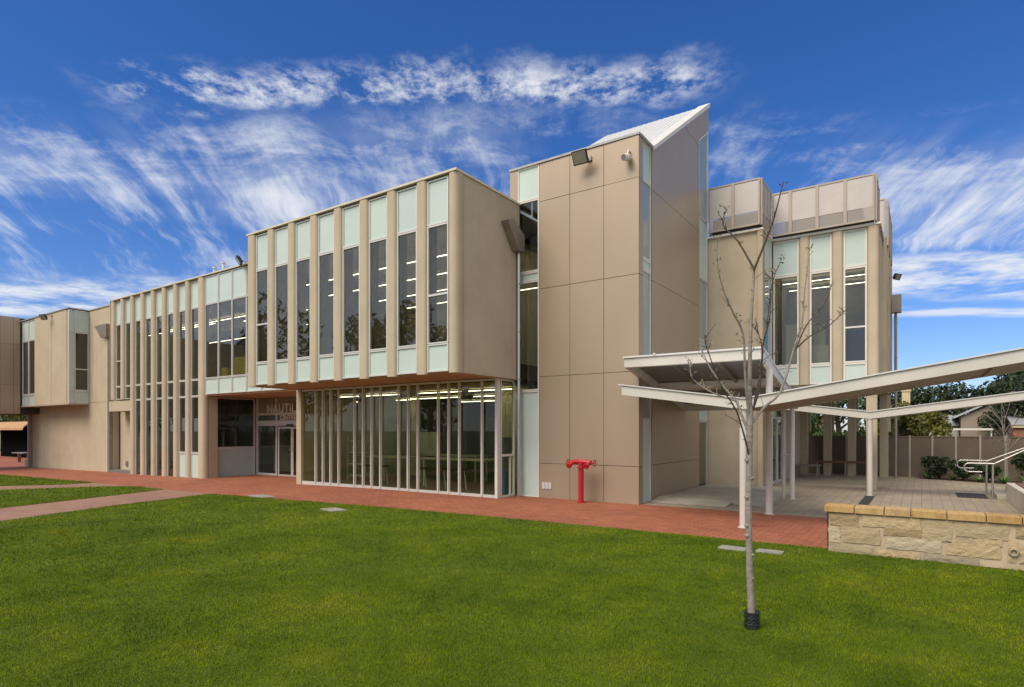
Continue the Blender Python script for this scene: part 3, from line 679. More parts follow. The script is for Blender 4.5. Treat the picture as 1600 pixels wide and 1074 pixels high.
# --- right wing
MB().box(-6.6, -4.12, 19.66, 19.9, -.02, 8.0).build('wall', CONC, B)
fin(-4.2, -4.04, 19.58, 19.9, .0, 8.0, .03, 'corner_fin')
MB().box(-5.72, -4.02, 19.56, 19.95, 8.0, 8.06).box(-4.1, -4.0, 19.955, 21.0, 8.0, 8.06).box(-4.1, -1.0, 21.004, 21.4, 8.0, 8.06).build('roof_edge', WHITE, B)
bay(19.92, 21.0, -4.08, [(3.27, 3.88, 'f'), (3.89, 6.83, 'g'), (6.84, 7.98, 'f')], axis='x', fr=WHITE, t=.045)
RB = [(-4.03, -3.26), (-2.945, -2.32), (-2.0, -1.37)]
for i, (a, b) in enumerate(RB):
    bay(a, b, 21.15, [(3.27, 3.88, 'f'), (3.89, 6.83, 'g'), (6.84, 7.98, 'f')], (4.98,) if i == 2 else (), fr=WHITE, t=.05)
for a, b in ((-3.255, -2.95), (-2.315, -2.005)): fin(a, b, 21.03, 21.3, 3.26, 8.0)
fin(-1.365, -1.06, 21.02, 21.3, 3.26, 8.0, .1, 'corner_fin')
MB().box(-1.3, -1.05, 21.302, 27.4, 3.26, 8.0).build('side_wall', CONC, B)
for y in (22.6, 24.0, 25.4, 26.8): MB().box(-1.05, -.93, y, y+.35, 3.26, 8.0).build('concrete_fin', CONC, B)
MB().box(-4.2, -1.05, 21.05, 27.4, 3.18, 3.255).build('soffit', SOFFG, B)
MB().box(-4.2, -1.0, 21.4, 27.4, 7.9, 8.04).build('roof', CAPG, B)
MB().box(-4.2, -1.31, 27.2, 27.4, 3.26, 7.9).build('back_wall', CONC, B)
for x in (-4.12, -3.26, -2.41, -1.33):
    MB().box(x, x+.27, 26.95, 27.3, -.05, 3.18).build('column', CONC, B); MB().box(x+.02, x+.34, 27.31, 27.45, 1.75, 3.18).build('concrete_fin', CONC, B)
MB().box(-1.40, -1.12, 21.25, 21.6, -.05, 3.18).build('column', CONC, B)
dg = MB(); frame_rect(dg, 20.6, 23.4, -.0, 3.15, -4.2, -4.12, .07, 'x'); dg.box(-4.2, -4.12, 20.67, 23.33, 2.2, 2.28)
for y in (21.5, 22.4): dg.box(-4.2, -4.12, y, y+.06, .07, 2.2)
dg = dg.build('glazed_door', ALU, B); MB().box(-4.17, -4.16, 20.67, 23.33, .07, 3.08).build('pane', GLASS, dg)
MB().box(-4.3, -4.04, 19.902, 20.59, -.02, 3.24).build('wall', CONC, B); MB().box(-4.3, -4.1, 23.41, 26.9, -.02, 3.17).build('wall', CONC, B)
MB().box(-4.04, -4.0, 20.55, 20.62, 0, 3.2).build('door_trim', ALU, B)
# plant screens
def screen(p0, p1, z0, z1, muls, label=None):
    """plant screen from p0 to p1: frame, solid panels, perforated foot"""
    p0, p1 = Vector((*p0, 0)), Vector((*p1, 0)); d = p1-p0; ln = d.length; d.normalize(); n = Vector((d.y, -d.x, 0))
    def bx(mb, s0, s1, a0, a1, t0, t1):
        c = p0+d*((s0+s1)/2)+n*((t0+t1)/2)+Vector((0, 0, (a0+a1)/2)); mb.obox(c, d*((s1-s0)/2), n*((t1-t0)/2), Vector((0, 0, (a1-a0)/2)))
    f = MB(); s = [0]+[m_*ln for m_ in muls]+[ln]
    for q in s: bx(f, max(0, q-.045), min(ln, q+.045), z0, z1, 0, .06)
    for i in range(len(s)-1):
        bx(f, s[i]+.045, s[i+1]-.045, z0, z0+.05, .005, .05); bx(f, s[i]+.045, s[i+1]-.045, z1-.05, z1, .005, .05)
    f = f.build('plant_screen', SCRF, B)
    for i in range(len(s)-1):
        zc = z0+.05+(z1-z0)*.26
        q = MB(); bx(q, s[i]+.046, s[i+1]-.046, zc, z1-.051, .02, .032); q.build('screen_panel', SCR, f)
        q = MB(); bx(q, s[i]+.046, s[i+1]-.046, z0+.051, zc-.004, .02, .024); q.build('perforated_panel', PERF, f)
screen((-5.66, 19.52), (-4.1, 19.52), 8.14, 9.58, (.49,)); screen((-4.1, 19.53), (-4.1, 20.86), 8.14, 9.58, (.3, .65))
screen((-4.02, 20.93), (-1.16, 20.93), 8.10, 9.50, (.19, .46, .73)); screen((-1.16, 20.94), (-1.16, 22.4), 8.10, 9.50, (.5,))
screen((-.98, 23.8), (-.98, 27.0), 8.05, 9.62, (.33, .66)); screen((-1.9, 23.78), (-1.0, 23.78), 8.05, 9.62, ())
MB().box(-5.6, -4.2, 19.75, 21.6, 8.08, 8.6).box(-3.7, -1.5, 21.3, 22.6, 8.08, 8.66).build('roof_plant', plain('plant_unit', (.45, .44, .42), .6, .2), B)
MB().box(-5.7, -4.2, 19.58, 27, 8.062, 8.078).build('roof', CAPG, B)

# --- roofs, floors, inner walls
MB().box(-43.5, -17.79, 13.31, 26, 7.85, 7.99).box(-17.78, -9.42, 11.31, 26, 7.85, 7.99).build('roof', CAPG, B)
MB().box(-43.5, -32.2, 13.62, 26, 3.26, 3.7).box(-32.15, -17.8, 13.12, 26, 3.26, 3.7).box(-17.5, -9.42, 11.26, 26, 3.28, 3.7).build('floor_slab', INF, B)
MB().box(-43.5, -32.2, 13.62, 25.9, 7.05, 7.2).box(-32.15, -9.42, 13.12, 25.9, 7.05, 7.2).box(-17.5, -9.42, 11.3, 13.115, 7.05, 7.2).build('ceiling', INCL, B)
MB().box(-43.5, -9.3, 26, 26.3, -.5, 8).build('back_wall', CONC, B)
MB().box(-43.5, -24.0, 19.5, 19.7, 3.7, 7.05).box(-22.0, -17.5, 18.5, 18.7, 3.7, 7.05).box(-17.5, -9.5, 17.4, 17.6, 3.7, 7.05).box(-24.0, -23.9, 15.5, 19.5, 3.7, 7.05).box(-33, -32.9, 13.6, 19.5, -.4, 7.05).build('partition', INW, B)
MB().box(-40, -35.9, 15.6, 15.7, 3.7, 7.05).build('partition', INC, B)
MB().box(-17.62, -17.52, 13.2, 17.4, 3.7, 7.04).build('partition', INW, B)
MB().box(-46, -33, 13.62, 26, -.6, -.02).build('floor', INF, B)
MB().box(-32.9, -17.87, 15.45, 26, -.6, -.03).box(-32.9, -24.17, 13.12, 15.44, -.6, -.12).box(-17.6, -9.36, 13.04, 26, -.5, .02).box(-9.2, -5.78, 14.02, 19.5, -.5, .02).build('floor', INF, B)
MB().box(-17.6, -9.36, 13.05, 22, 3.06, 3.12).build('ceiling', INCL, B)
MB().box(-17.6, -17.5, 15.4, 22, .02, 3.06).build('partition', INW, B)
bw = MB(); sx = [-17.5, -13.6, -13.3, -12.6, -12.3, -11.6, -11.3, -10.6, -10.3, -5.8]
for i in range(0, 9, 2): bw.box(sx[i], sx[i+1], 21.9, 22.1, .02, 3.06)
for i in range(1, 8, 2): bw.box(sx[i], sx[i+1], 21.9, 22.1, .02, .9)
bw.build('partition', DKW, B)
MB().box(-17.0, -14.7, 17.9, 17.95, .7, 2.7).box(-14.0, -13.0, 18.2, 18.25, .02, 2.3).box(-12.9, -9.5, 19.5, 19.56, .02, 1.5).build('display_partition', DKW, B)
MB().box(-10.6, -9.42, 14.65, 14.72, .02, 3.06).box(-16.9, -16.6, 17.5, 17.8, .02, 3.06).box(-12.2, -11.9, 17.5, 17.8, .02, 3.06).build('partition', INC, B)
MB().box(-32.5, -18, 19.0, 19.15, -.1, 3.2).build('partition', INW, B)
MB().box(-24.6, -22.2, 16.2, 16.3, 2.1, 3.2).build('partition', INC, B)
MB().box(-9.3, -5.85, 15.1, 15.2, .02, 8.9).build('partition', YEL, B)
MB().box(-6.6, -6.5, 14.0, 19.5, .02, 8.9).build('partition', INW, B)
SKYBACK = plain('sky_backing', (.62, .60, .55), .8)  # pale panels added behind the panes for the look of cloudy sky reflections
for y0, y1, z0, z1 in ((14.07, 14.61, 2.2, 5.78), (14.07, 14.61, 6.15, 8.0), (18.66, 19.48, 8.6, 10.75), (18.66, 19.48, 4.7, 6.5)): MB().box(-5.86, -5.84, y0, y1, z0, z1).build('sky_backing_panel', SKYBACK, B)
MB().box(-9.42, -9.36, 13.86, 14.69, 8.06, 8.89).build('tower_side_wall', CLAD, B)
MB().box(-5.66, -4.1, 19.6, 19.62, 8.062, 8.2).box(-4.02, -1.17, 20.99, 21.0, 8.062, 8.16).box(-4.11, -4.1, 19.63, 20.9, 8.082, 8.2).build('shadow_gap', DARK, B)
MB().box(-4.2, -4.13, 21.32, 24.39, 3.41, 7.04).box(-4.2, -1.31, 24.4, 24.5, 3.3, 7.9).box(-9.2, -4.3, 20.5, 20.6, 0, 7.9).build('partition', INW, B)
MB().box(-4.2, -1.32, 21.4, 24.4, 7.05, 7.15).build('ceiling', INCL, B)
MB().box(-4.2, -1.32, 21.32, 24.4, 3.3, 3.4).build('floor_slab', INF, B)
st = MB()
for k in range(9): st.box(-24.4+.27*k, -24.13+.27*k, 16.4, 17.5, -.03, .16*(9-k))
st.build('staircase', INC, B)
bal = MB().tube([(-24.4, 16.35, 2.45), (-22.0, 16.35, .95)], .022, 6)
for k in range(8): bal.box(-24.35+.32*k, -24.33+.32*k, 16.34, 16.36, 1.35-.19*k, 2.4-.2*k)
bal.build('handrail', STEEL, B)
for x0, x1, y, z in [(-17.2, -9.7, 12.2, 6.5), (-17.2, -9.7, 13.6, 6.5), (-17.2, -9.7, 15.2, 6.5), (-17.2, -9.7, 16.7, 6.5), (-31.5, -25, 14.0, 6.4), (-31.5, -25, 17.0, 6.4), (-23.5, -18.5, 14.4, 6.4), (-23.5, -18.5, 16.4, 6.4), (-23.5, -18.5, 18.3, 6.4), (-32.5, -25, 15.4, 6.95), (-17.2, -16.2, 14.2, 3.0), (-15.8, -14.2, 14.2, 3.0), (-17.2, -16.4, 17, 3.0), (-21.5, -19, 17, 3.0), (-13.4, -11.6, 14.2, 3.0), (-11.3, -9.7, 14.2, 3.0), (-16.2, -13.6, 16.6, 3.0), (-13, -10.4, 16.6, 3.0), (-16, -12.5, 19.4, 3.0), (-4.0, -1.5, 22.6, 6.9), (-4.0, -1.5, 23.8, 6.9), (-40.8, -36.2, 13.9, 6.9)]:
    MB().box(x0, x1, y, y+.03, z-.013, z).build('ceiling_lamp', TUBE, B)  # tubes at the left of the glass room are added to brighten it

# --- rainwater goods and roof pipes
def downpipe(x, y, z0, z1, hopper, mat=STEEL):
    o = MB().tube([(x, y, z0), (x, y, z1)], .05, 12)
    z = z0+.6
    while z < z1: o.box(x-.06, x+.06, y-.045, y+.07, z, z+.03); z += 1.3
    o = o.build('downpipe', mat, B); hopper.build('rainwater_head', ZINC, o)
hp = MB().prism([(-9.14, 12.86, 7.32), (-9.14, 13.16, 7.42), (-9.14, 13.66, 7.1), (-9.14, 13.66, 6.65), (-9.14, 13.36, 6.65)], (.22, 0, 0))
downpipe(-9.08, 13.6, -.02, 6.65, hp)
hp = MB().prism([(-34.35, 13.29, 7.05), (-33.0, 13.29, 7.05), (-33.05, 13.29, 6.4), (-33.6, 13.29, 6.4)], (0, -.28, 0))
downpipe(-33.3, 13.2, -.4, 6.4, hp, ALU)
MB().box(-33.22, -33.0, 13.15, 13.29, -.35, 6.4).build('pipe_duct', ZINC, B)
hp = MB().box(-.92, -.62, 26.4, 26.75, 6.2, 6.85)
downpipe(-.8, 26.6, 0, 6.2, hp, ZINC)
for x, z in ((-25.03, 8.75), (-24.34, 8.86)):
    MB().tube([(x, 14, 7.9), (x, 14, z)], .055, 10).tube([(x, 14, z), (x, 14, z+.05)], .09, 10).build('vent_pipe', WHITE, B)

# ------------------------------------------------------------------ wall mounted lamps and camera
def floodlight(loc, tgt, size, label, arm):
    t = thing('floodlight', label, 'floodlight', loc, 'floodlights on the building'); loc = Vector(loc)
    d = (Vector(tgt)).normalized(); r = d.cross(Vector((0, 0, 1))).normalized(); u = r.cross(d)
    w, h = size
    MB().obox(loc, r*w/2, d*.035, u*h/2).obox(loc-d*.06, r*w*.35, d*.03, u*h*.35).build('lamp_body', BLACK, t, None, .008)
    MB().obox(loc+d*.037, r*w*.44, d*.004, u*h*.42).build('lamp_lens', LENS, t)
    MB().tube([loc-d*.08, loc+Vector(arm)*.6-d*.03, loc+Vector(arm)], .016, 6).obox(loc+Vector(arm), (.06, 0, 0), (0, .02, 0), (0, 0, .06)).build('bracket', ZINC, t)
floodlight((-7.1, 13.42, 8.68), (.05, -1, -.50), (.40, .34), 'square black floodlight high on the bronze tower front', (.1, .31, .06))
floodlight((-20.9, 12.62, 8.10), (-.5, -1, -.75), (.42, .32), 'dark floodlight on the roof edge beside the upper box', (.15, .27, -.06))
floodlight((-38.0, 12.05, 7.75), (.25, -1, -.6), (.44, .3), 'dark floodlight on the far left projecting wall', (.12, .345, .1))
floodlight((-.7, 25.0, 7.2), (1, -.6, -.5), (.3, .22), 'small dark floodlight on the right wing end wall', (-.3, .02, 0))
t = thing('security_camera', 'round white security camera on the bronze tower front', 'camera', (-5.93, 13.6, 8.42))
d = Vector((-.12, -1, -.28)).normalized(); c = Vector((-5.93, 13.58, 8.44))
MB().tube([c-d*.12, c-d*.1, c+d*.1, c+d*.12], [.06, .085, .085, .08], 16).build('camera_body', WHITE, t)
MB().tube([c+d*.118, c+d*.126], .068, 16).build('camera_lens', ZINC, t)
MB().tube([c-d*.06+Vector((0, 0, .06)), c+Vector((.02, .1, .2)), c+Vector((.02, .175, .2))], .025, 8).build('bracket', WHITE, t)

# ------------------------------------------------------------------ fire booster
t = thing('fire_booster', 'red fire booster standpipe with two hand wheels by the tower', 'fire hydrant', (-7.01, 13.3, 0))
hx, hy = -7.01, 13.3
MB().tube([(hx, hy, 0), (hx, hy, .88)], .068, 18).tube([(hx, hy, 0), (hx, hy, .02)], .10, 18).build('standpipe', RED, t)
MB().tube([(hx, hy, .86), (hx, hy, .90)], .105, 18).tube([(hx, hy, .90), (hx, hy, 1.03)], .062, 16).tube([(hx-.24, hy, 1.01), (hx-.1, hy, 1.02), (hx+.1, hy, 1.02), (hx+.24, hy, 1.01)], [.05, .062, .062, .05], 14).tube([(hx-.28, hy, 1.0), (hx-.2, hy, 1.0)], .058, 12).tube([(hx+.2, hy, 1.0), (hx+.28, hy, 1.0)], .058, 12).build('tee_head', RED, t)
for s in (-1, 1):
    MB().tube([(hx+.22*s, hy, 1.0), (hx+.23*s, hy-.07, .97), (hx+.24*s, hy-.16, .93)], [.045, .045, .05], 12).tube([(hx+.24*s, hy-.15, .935), (hx+.245*s, hy-.2, .915)], .068, 14).build('outlet_valve', RED, t)
    wh = MB().tube([(hx+.28*s, hy, 1.0), (hx+.37*s, hy, 1.0)], .014, 8)
    wh.tube([(hx+.37*s, hy+.08*math.cos(a), 1.0+.08*math.sin(a)) for a in [2*math.pi*k/18 for k in range(18)]], .012, 6, closed=True)
    for a in (0, 2.1, 4.2): wh.tube([(hx+.37*s, hy, 1.0), (hx+.37*s, hy+.08*math.cos(a), 1+.08*math.sin(a))], .008, 5)
    wh.build('hand_wheel', RED, t)

# ------------------------------------------------------------------ canopies
def post(x, y, z1, r, parent): MB().tube([(x, y, 0), (x, y, z1)], r, 18).tube([(x, y, 0), (x, y, .012)], r+.03, 18).build('post', CANP, parent)
CANP = plain('canopy_paint', (.56, .53, .475), .45, 0, .08, 1.2)
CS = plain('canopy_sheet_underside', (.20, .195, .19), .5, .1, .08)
CG = plain('canopy_soffit', (.30, .26, .21), .6)
t = thing('entrance_canopy', 'white tilted flat canopy on posts over the tower side entrance', 'canopy', (-4.2, 15, 0))
def az(y): return 3.50-.212*(y-13.0)
def slope_beam(mb, x0, x1, y0, y1, top, depth):
    mb.prism([(x0, y0, az(y0)+top), (x0, y1, az(y1)+top), (x0, y1, az(y1)+top-depth), (x0, y0, az(y0)+top-depth)], (x1-x0, 0, 0))
f = MB(); slope_beam(f, -5.72, -2.68, 13.0, 13.06, -.03, .2); slope_beam(f, -5.72, -2.68, 17.2, 17.26, -.03, .2)
slope_beam(f, -5.72, -5.64, 13.062, 17.198, -.03, .2); slope_beam(f, -2.76, -2.68, 13.062, 17.198, -.03, .2); slope_beam(f, -5.638, -2.762, 14.95, 15.15, -.06, .16)
f.build('canopy_frame', CANP, t)
q = MB()
for x in (-4.7, -3.7): slope_beam(q, x, x+.05, 13.07, 14.94, -.05, .09); slope_beam(q, x, x+.05, 15.16, 17.19, -.05, .09)
q.build('purlin', ZINC, t)
q = MB(); slope_beam(q, -5.74, -2.66, 12.96, 17.3, .01, .035); q.build('roof_sheet', ROOFW, t)
q = MB(); slope_beam(q, -5.63, -2.77, 13.07, 14.94, -.028, .012); slope_beam(q, -5.63, -2.77, 15.16, 17.19, -.028, .012); q.build('soffit_sheet', CS, t)
for x in (-5.0, -3.8): MB().box(x, x+.05, 12.94, 13.0, 3.50, 3.55).build('fixing_clip', CANP, t)
post(-2.71, 13.79, 3.13, .072, t); post(-2.80, 17.12, 2.43, .06, t)
MB().tube([(-3.02, 17.2, 0), (-3.02, 17.2, 2.42)], .042, 12).box(-3.08, -2.86, 17.17, 17.23, 1.15, 1.18).build('downpipe', CANP, t)
def vcanopy(label, y0, y1, xv, x0, x1, zb, sl, sr, loc, posts, dep=.19):
    t = thing('walkway_canopy', label, 'canopy', loc, 'butterfly walkway canopies')
    def zz(x): return zb+(sl*(xv-x) if x < xv else sr*(x-xv))
    for ya, yb in ((y0, y0+.07), (y1-.07, y1)):
        MB().prism([(x0, ya, zz(x0)), (xv, ya, zb), (x1, ya, zz(x1)), (x1, ya, zz(x1)+dep), (xv, ya, zb+dep), (x0, ya, zz(x0)+dep)], (0, yb-ya, 0)).build('edge_beam', CANP, t)
    MB().prism([(x0+.03, y0+.071, zz(x0)+.03), (xv, y0+.071, zb+.03), (x1-.03, y0+.071, zz(x1)+.03), (x1-.03, y0+.071, zz(x1)+.05), (xv, y0+.071, zb+.05), (x0+.03, y0+.071, zz(x0)+.05)], (0, y1-y0-.142, 0)).build('soffit', CG, t)
    MB().prism([(x0-.07, y0-.03, zz(x0-.07)+dep+.002), (xv, y0-.03, zb+dep+.002), (x1+.07, y0-.03, zz(x1+.07)+dep+.002), (x1+.07, y0-.03, zz(x1+.07)+dep+.024), (xv, y0-.03, zb+dep+.024), (x0-.07, y0-.03, zz(x0-.07)+dep+.024)], (0, y1-y0+.06, 0)).build('roof_sheet', ROOFW, t)
    for x in (xv-.9, xv+1.7, xv+2.6, xv+3.6):
        if x0 < x < x1: MB().prism([(x, y0+.075, zz(x)+.028), (x+.05, y0+.075, zz(x+.05)+.028), (x+.05, y0+.075, zz(x+.05)-.005), (x, y0+.075, zz(x)-.005)], (0, y1-y0-.15, 0)).build('cross_batten', CG, t)
    for px, py in posts: post(px, py, zb+.01, .068, t)
    return t
vcanopy('nearer white butterfly walkway canopy, lowest over the brick paving edge', 11.5, 13.68, -2.70, -5.12, 5.0, 2.19, .145, .157, (-2.7, 11.6, 0), [(-2.73, 11.6)])
vcanopy('farther white butterfly walkway canopy on a single post over the terrace', 19.15, 20.35, -1.18, -3.4, 6.0, 2.12, .140, .133, (-1.18, 19.22, 0), [(-1.18, 19.23)])

# ------------------------------------------------------------------ stone wall
t = thing('stone_wall', 'low sandstone garden wall with orange coping at the lawn edge', 'wall', (2, 10.2, 0))
rnd = random.Random(4)
MB().box(-1.15, 6.4, 10.09, 10.38, -.05, .585).build('mortar_core', MORT, t)
stn = MB()
def rock(x0, x1, z0, z1, yf, dep, face='y'):
    nx, nz = max(2, int((x1-x0)/.07)), max(2, int((z1-z0)/.06)); b = len(stn.v)
    P = {}
    for i in range(nx+1):
        for k in range(nz+1):
            ed = i in (0, nx) or k in (0, nz)
            bul = .014 if ed else dep*(.55+.45*rnd.random())
            jx = 0 if i in (0, nx) else rnd.uniform(-.015, .015); jz = 0 if k in (0, nz) else rnd.uniform(-.012, .012)
            ex = rnd.uniform(-.012, .012) if ed else 0; ez = rnd.uniform(-.010, .010) if ed else 0
            P[i, k] = (x0+(x1-x0)*i/nx+jx+ex, z0+(z1-z0)*k/nz+jz+ez, bul)
    for i in range(nx+1):
        for k in range(nz+1):
            x, z, bu = P[i, k]; stn.v.append((x, yf-bu, z) if face == 'y' else (yf-bu, x, z))
    for i in range(nx):
        for k in range(nz):
            q = [b+i*(nz+1)+k, b+(i+1)*(nz+1)+k, b+(i+1)*(nz+1)+k+1, b+i*(nz+1)+k+1]
            stn.f.append(q if face == 'y' else q[::-1]); stn.sm.append(False)
rows = [(.01, .12), (.135, .33), (.345, .575)]
LAY = {0: [(-1.14, -.58, .0, .10), (-.52, -.03, .01, .10), (.03, .62, .01, .09)],
       1: [(-.97, -.5, .165, .37), (-.42, .22, .13, .29), (.27, .85, .12, .28), (-.44, .05, .32, .41), (-1.145, -1.0, .15, .37)],
       2: [(-1.14, -.76, .40, .57), (-.71, -.02, .42, .57), (.01, .34, .29, .57), (.38, .93, .38, .57), (.38, .56, .29, .355), (.59, .86, .285, .355)]}
for r in LAY.values():
    for x0, x1, z0, z1 in r: rock(x0-.006, x1+.006, z0-.012, z1+.008, 10.092, .024)
for x0, x1, z0, z1 in ((1.05, 1.75, .08, .30), (1.0, 1.55, .40, .57), (1.6, 2.3, .33, .57), (1.8, 2.6, .03, .29)): rock(x0, x1, z0, z1, 10.095, .05)
x = 2.4
while x < 6.3:
    w = rnd.uniform(.35, .75)
    for z0, z1 in rows: rock(x+rnd.uniform(0, .1), x+w, z0+.005, z1, 10.095, .05)
    x += w+.04
rock(.93, 1.02, .08, .36, 10.095, .03)
for z0, z1 in rows: rock(10.11, 10.36, z0, z1, -1.155, .03, 'x')
# carved square block with a round boss
cb = stn
cb.tube([(.985+.042*math.cos(a), 10.055, .22+.042*math.sin(a)) for a in [2*math.pi*k/16 for k in range(16)]], .014, 6, closed=True)
stn.build('stone_face', STONE, t)
cp = MB(); x = -1.2
while x < 6.4:
    w = rnd.uniform(.31, .42); cp.box(x, x+w-.010, 10.045, 10.41, .588, .685+rnd.uniform(-.003, .003)); x += w
cp.build('coping', COPE, t, None, .006)

# ------------------------------------------------------------------ landing, drains, covers
lm = MB().box(-5.66, -3.8, 15.0, 19.6, .0, .085).prism([(-3.8, 15.0, 0), (-3.1, 15.0, .0), (-3.8, 15.0, .085)], (0, 4.6, 0)).prism([(-5.66, 14.35, .004), (-5.66, 15.0, .004), (-5.66, 15.0, .085)], (1.86, 0, 0))
lm.build('entrance_landing', CONCG, None, None, .01, 'structure')
GRATE = bricks('steel_grate', .05, .03, ((.09, .085, .08), (.07, .065, .06)), (.02, .02, .02), .006)
one('drain_grate', MB().box(-1.28, -1.06, 16.4, 19.1, .0, .012), GRATE, 'long narrow dark drain grate running from the far canopy post', 'drain')
one('floor_mat', MB().box(.80, 1.46, 20.1, 21.5, .0, .012), GRATE, 'dark rectangular grate mat at the foot of the handrails', 'grate')
COVM = plain('cover_metal', (.27, .265, .22), .7, .1, .2, 5)
def cover(poly, label, z=.01):
    mb = MB().prism([(x, y, gz(x)+z-.03) for x, y in poly], (0, 0, .04)); one('access_cover', mb, COVM, label, 'access cover', 'covers set in the ground', .004)
cover([(-15.5, 9.62), (-14.55, 9.45), (-14.45, 9.82), (-15.4, 10.02)], 'flat grey access cover on the brick paving by the lawn corner', .008)
cover([(-11.25, 8.75), (-10.68, 8.62), (-10.55, 8.95), (-11.12, 9.08)], 'pale grey cover in the lawn in front of the glass room', .024)
cover([(-2.55, 9.25), (-2.15, 9.25), (-2.15, 9.5), (-2.55, 9.5)], 'small pale slab in the lawn just left of the tree trunk', .022)
cover([(-2.02, 9.3), (-1.66, 9.3), (-1.66, 9.52), (-2.02, 9.52)], 'small pale slab in the lawn just right of the tree trunk', .022)

# ------------------------------------------------------------------ handrails, steps, planter
def rail(y, xb, xr, zr, xe, xl, label):
    t = thing('handrail', label, 'handrail', (1.5, y, 0), 'stainless handrails by the steps')
    r = .12; zt, zl = .936, .71; rr = (zt-zl)/2
    p = [(xr-.25, y, zl), (xl+rr, y, zl)]+[(xl+rr-rr*math.sin(a), y, (zt+zl)/2-rr*math.cos(a)) for a in [math.pi*k/8 for k in range(1, 8)]]+[(xl+rr, y, zt), (xb, y, zt), (xr+.55 if False else xe, y, zr)]
    if label.startswith('rear'): p.append((xe+2.2, y, zr))
    else: p.append((xe+.6, y, zr+.3))
    MB().tube(p, .02, 10).build('rail', STEEL, t)
    MB().tube([(xb-.03, y, 0), (xb-.03, y, .93)], .024, 12).tube([(xb-.03, y, 0), (xb-.03, y, .012)], .05, 12).build('post', STEEL, t)
    MB().tube([(xe+.1, y, .3), (xe+.1, y, zr+(.05 if not label.startswith('rear') else 0))], .024, 12).build('post', STEEL, t)
rail(19.95, 1.56, 1.56, 1.32, 2.2, .93, 'front stainless steel handrail, nearer the planter')
rail(21.8, 1.56, 1.50, 1.30, 2.33, .85, 'rear stainless steel handrail, nearer the fence')
MB().box(1.62, 7, 20.02, 21.75, 0, .12).box(1.95, 7, 20.021, 21.749, .121, .25).box(2.3, 7, 20.022, 21.748, .251, .40).build('steps', CONCG, None, None, .01, 'structure')
t = thing('planter_bench', 'pale concrete planter seat with a dark timber top at the right edge', 'bench', (2.4, 18.2, 0))
MB().box(1.8, 1.95, 15.2, 19.9, 0, .46).box(1.951, 4.5, 19.75, 19.9, 0, .46).build('planter_wall', plain('pale_concrete', (.50, .46, .39), .85, 0, .1, 2, .2), t, None, .01)
MB().box(1.96, 2.4, 15.2, 19.74, .40, .47).build('seat', TIMB, t, None, .006)
MB().box(2.41, 4.5, 15.2, 19.74, .0, .42).build('planting_soil', SOIL, t)

# ------------------------------------------------------------------ vegetation
def leaves(centers, n, size, seed, squash=.8, aspect=1.0):
    rng = np.random.default_rng(seed); V = []; 
    cs = np.array([c[:3] for c in centers]); rs = np.array([c[3] for c in centers]); w = rs**2; w = w/w.sum()
    idx = rng.choice(len(cs), n, p=w)
    d = rng.normal(size=(n, 3)); d /= np.linalg.norm(d, axis=1)[:, None]
    rr = rs[idx]*(.45+.6*rng.random(n)**.6)
    p = cs[idx]+d*rr[:, None]*np.array([1, 1, squash])
    a = rng.normal(size=(n, 3)); a /= np.linalg.norm(a, axis=1)[:, None]; b = np.cross(a, rng.normal(size=(n, 3))); b /= np.linalg.norm(b, axis=1)[:, None]
    s = size*rng.uniform(.6, 1.3, n)[:, None]
    q = np.stack([p-a*s, p+b*s*.45*aspect, p+a*s, p-b*s*.45*aspect], 1).reshape(-1, 3)
    mb = MB(); mb.v = [tuple(x) for x in q]; mb.f = [[4*i, 4*i+1, 4*i+2, 4*i+3] for i in range(n)]; mb.sm = [False]*n
    return mb
def bigtree(x, y, h, spread, label, mat, seed, n=3500, size=.16, trunk_r=.22, low=.25, bark=BARKD, group='background trees', name='tree', z=0):
    rnd = random.Random(seed)
    t = thing(name, label, 'tree', (x, y, z), group)
    tr = MB(); lean = (rnd.uniform(-.5, .5), rnd.uniform(-.5, .5))
    pts = [(x, y, z-.1), (x+lean[0]*.3, y+lean[1]*.3, z+h*.3), (x+lean[0], y+lean[1], z+h*.6), (x+lean[0]*1.3, y+lean[1]*1.3, z+h*.9)]
    tr.tube(pts, [trunk_r, trunk_r*.8, trunk_r*.5, trunk_r*.15], 9)
    cs = []
    for k in range(16):
        f = rnd.uniform(low, .97); a = rnd.uniform(0, 6.28); R = spread*(1-abs(f-.55)*1.0)*rnd.uniform(.35, 1)
        c = (x+lean[0]*f+R*math.cos(a), y+lean[1]*f+R*math.sin(a), z+h*f)
        cs.append((*c, spread*rnd.uniform(.24, .42)))
        b = f*.7; tr.tube([(x+lean[0]*b, y+lean[1]*b, z+h*b), ((x+c[0])/2, (y+c[1])/2, z+h*(b*.45+f*.55)), c], [trunk_r*.35, trunk_r*.2, .02], 6)
    tr.build('trunk', bark, t); leaves(cs, n, size, seed).build('crown', mat, t)
    return t
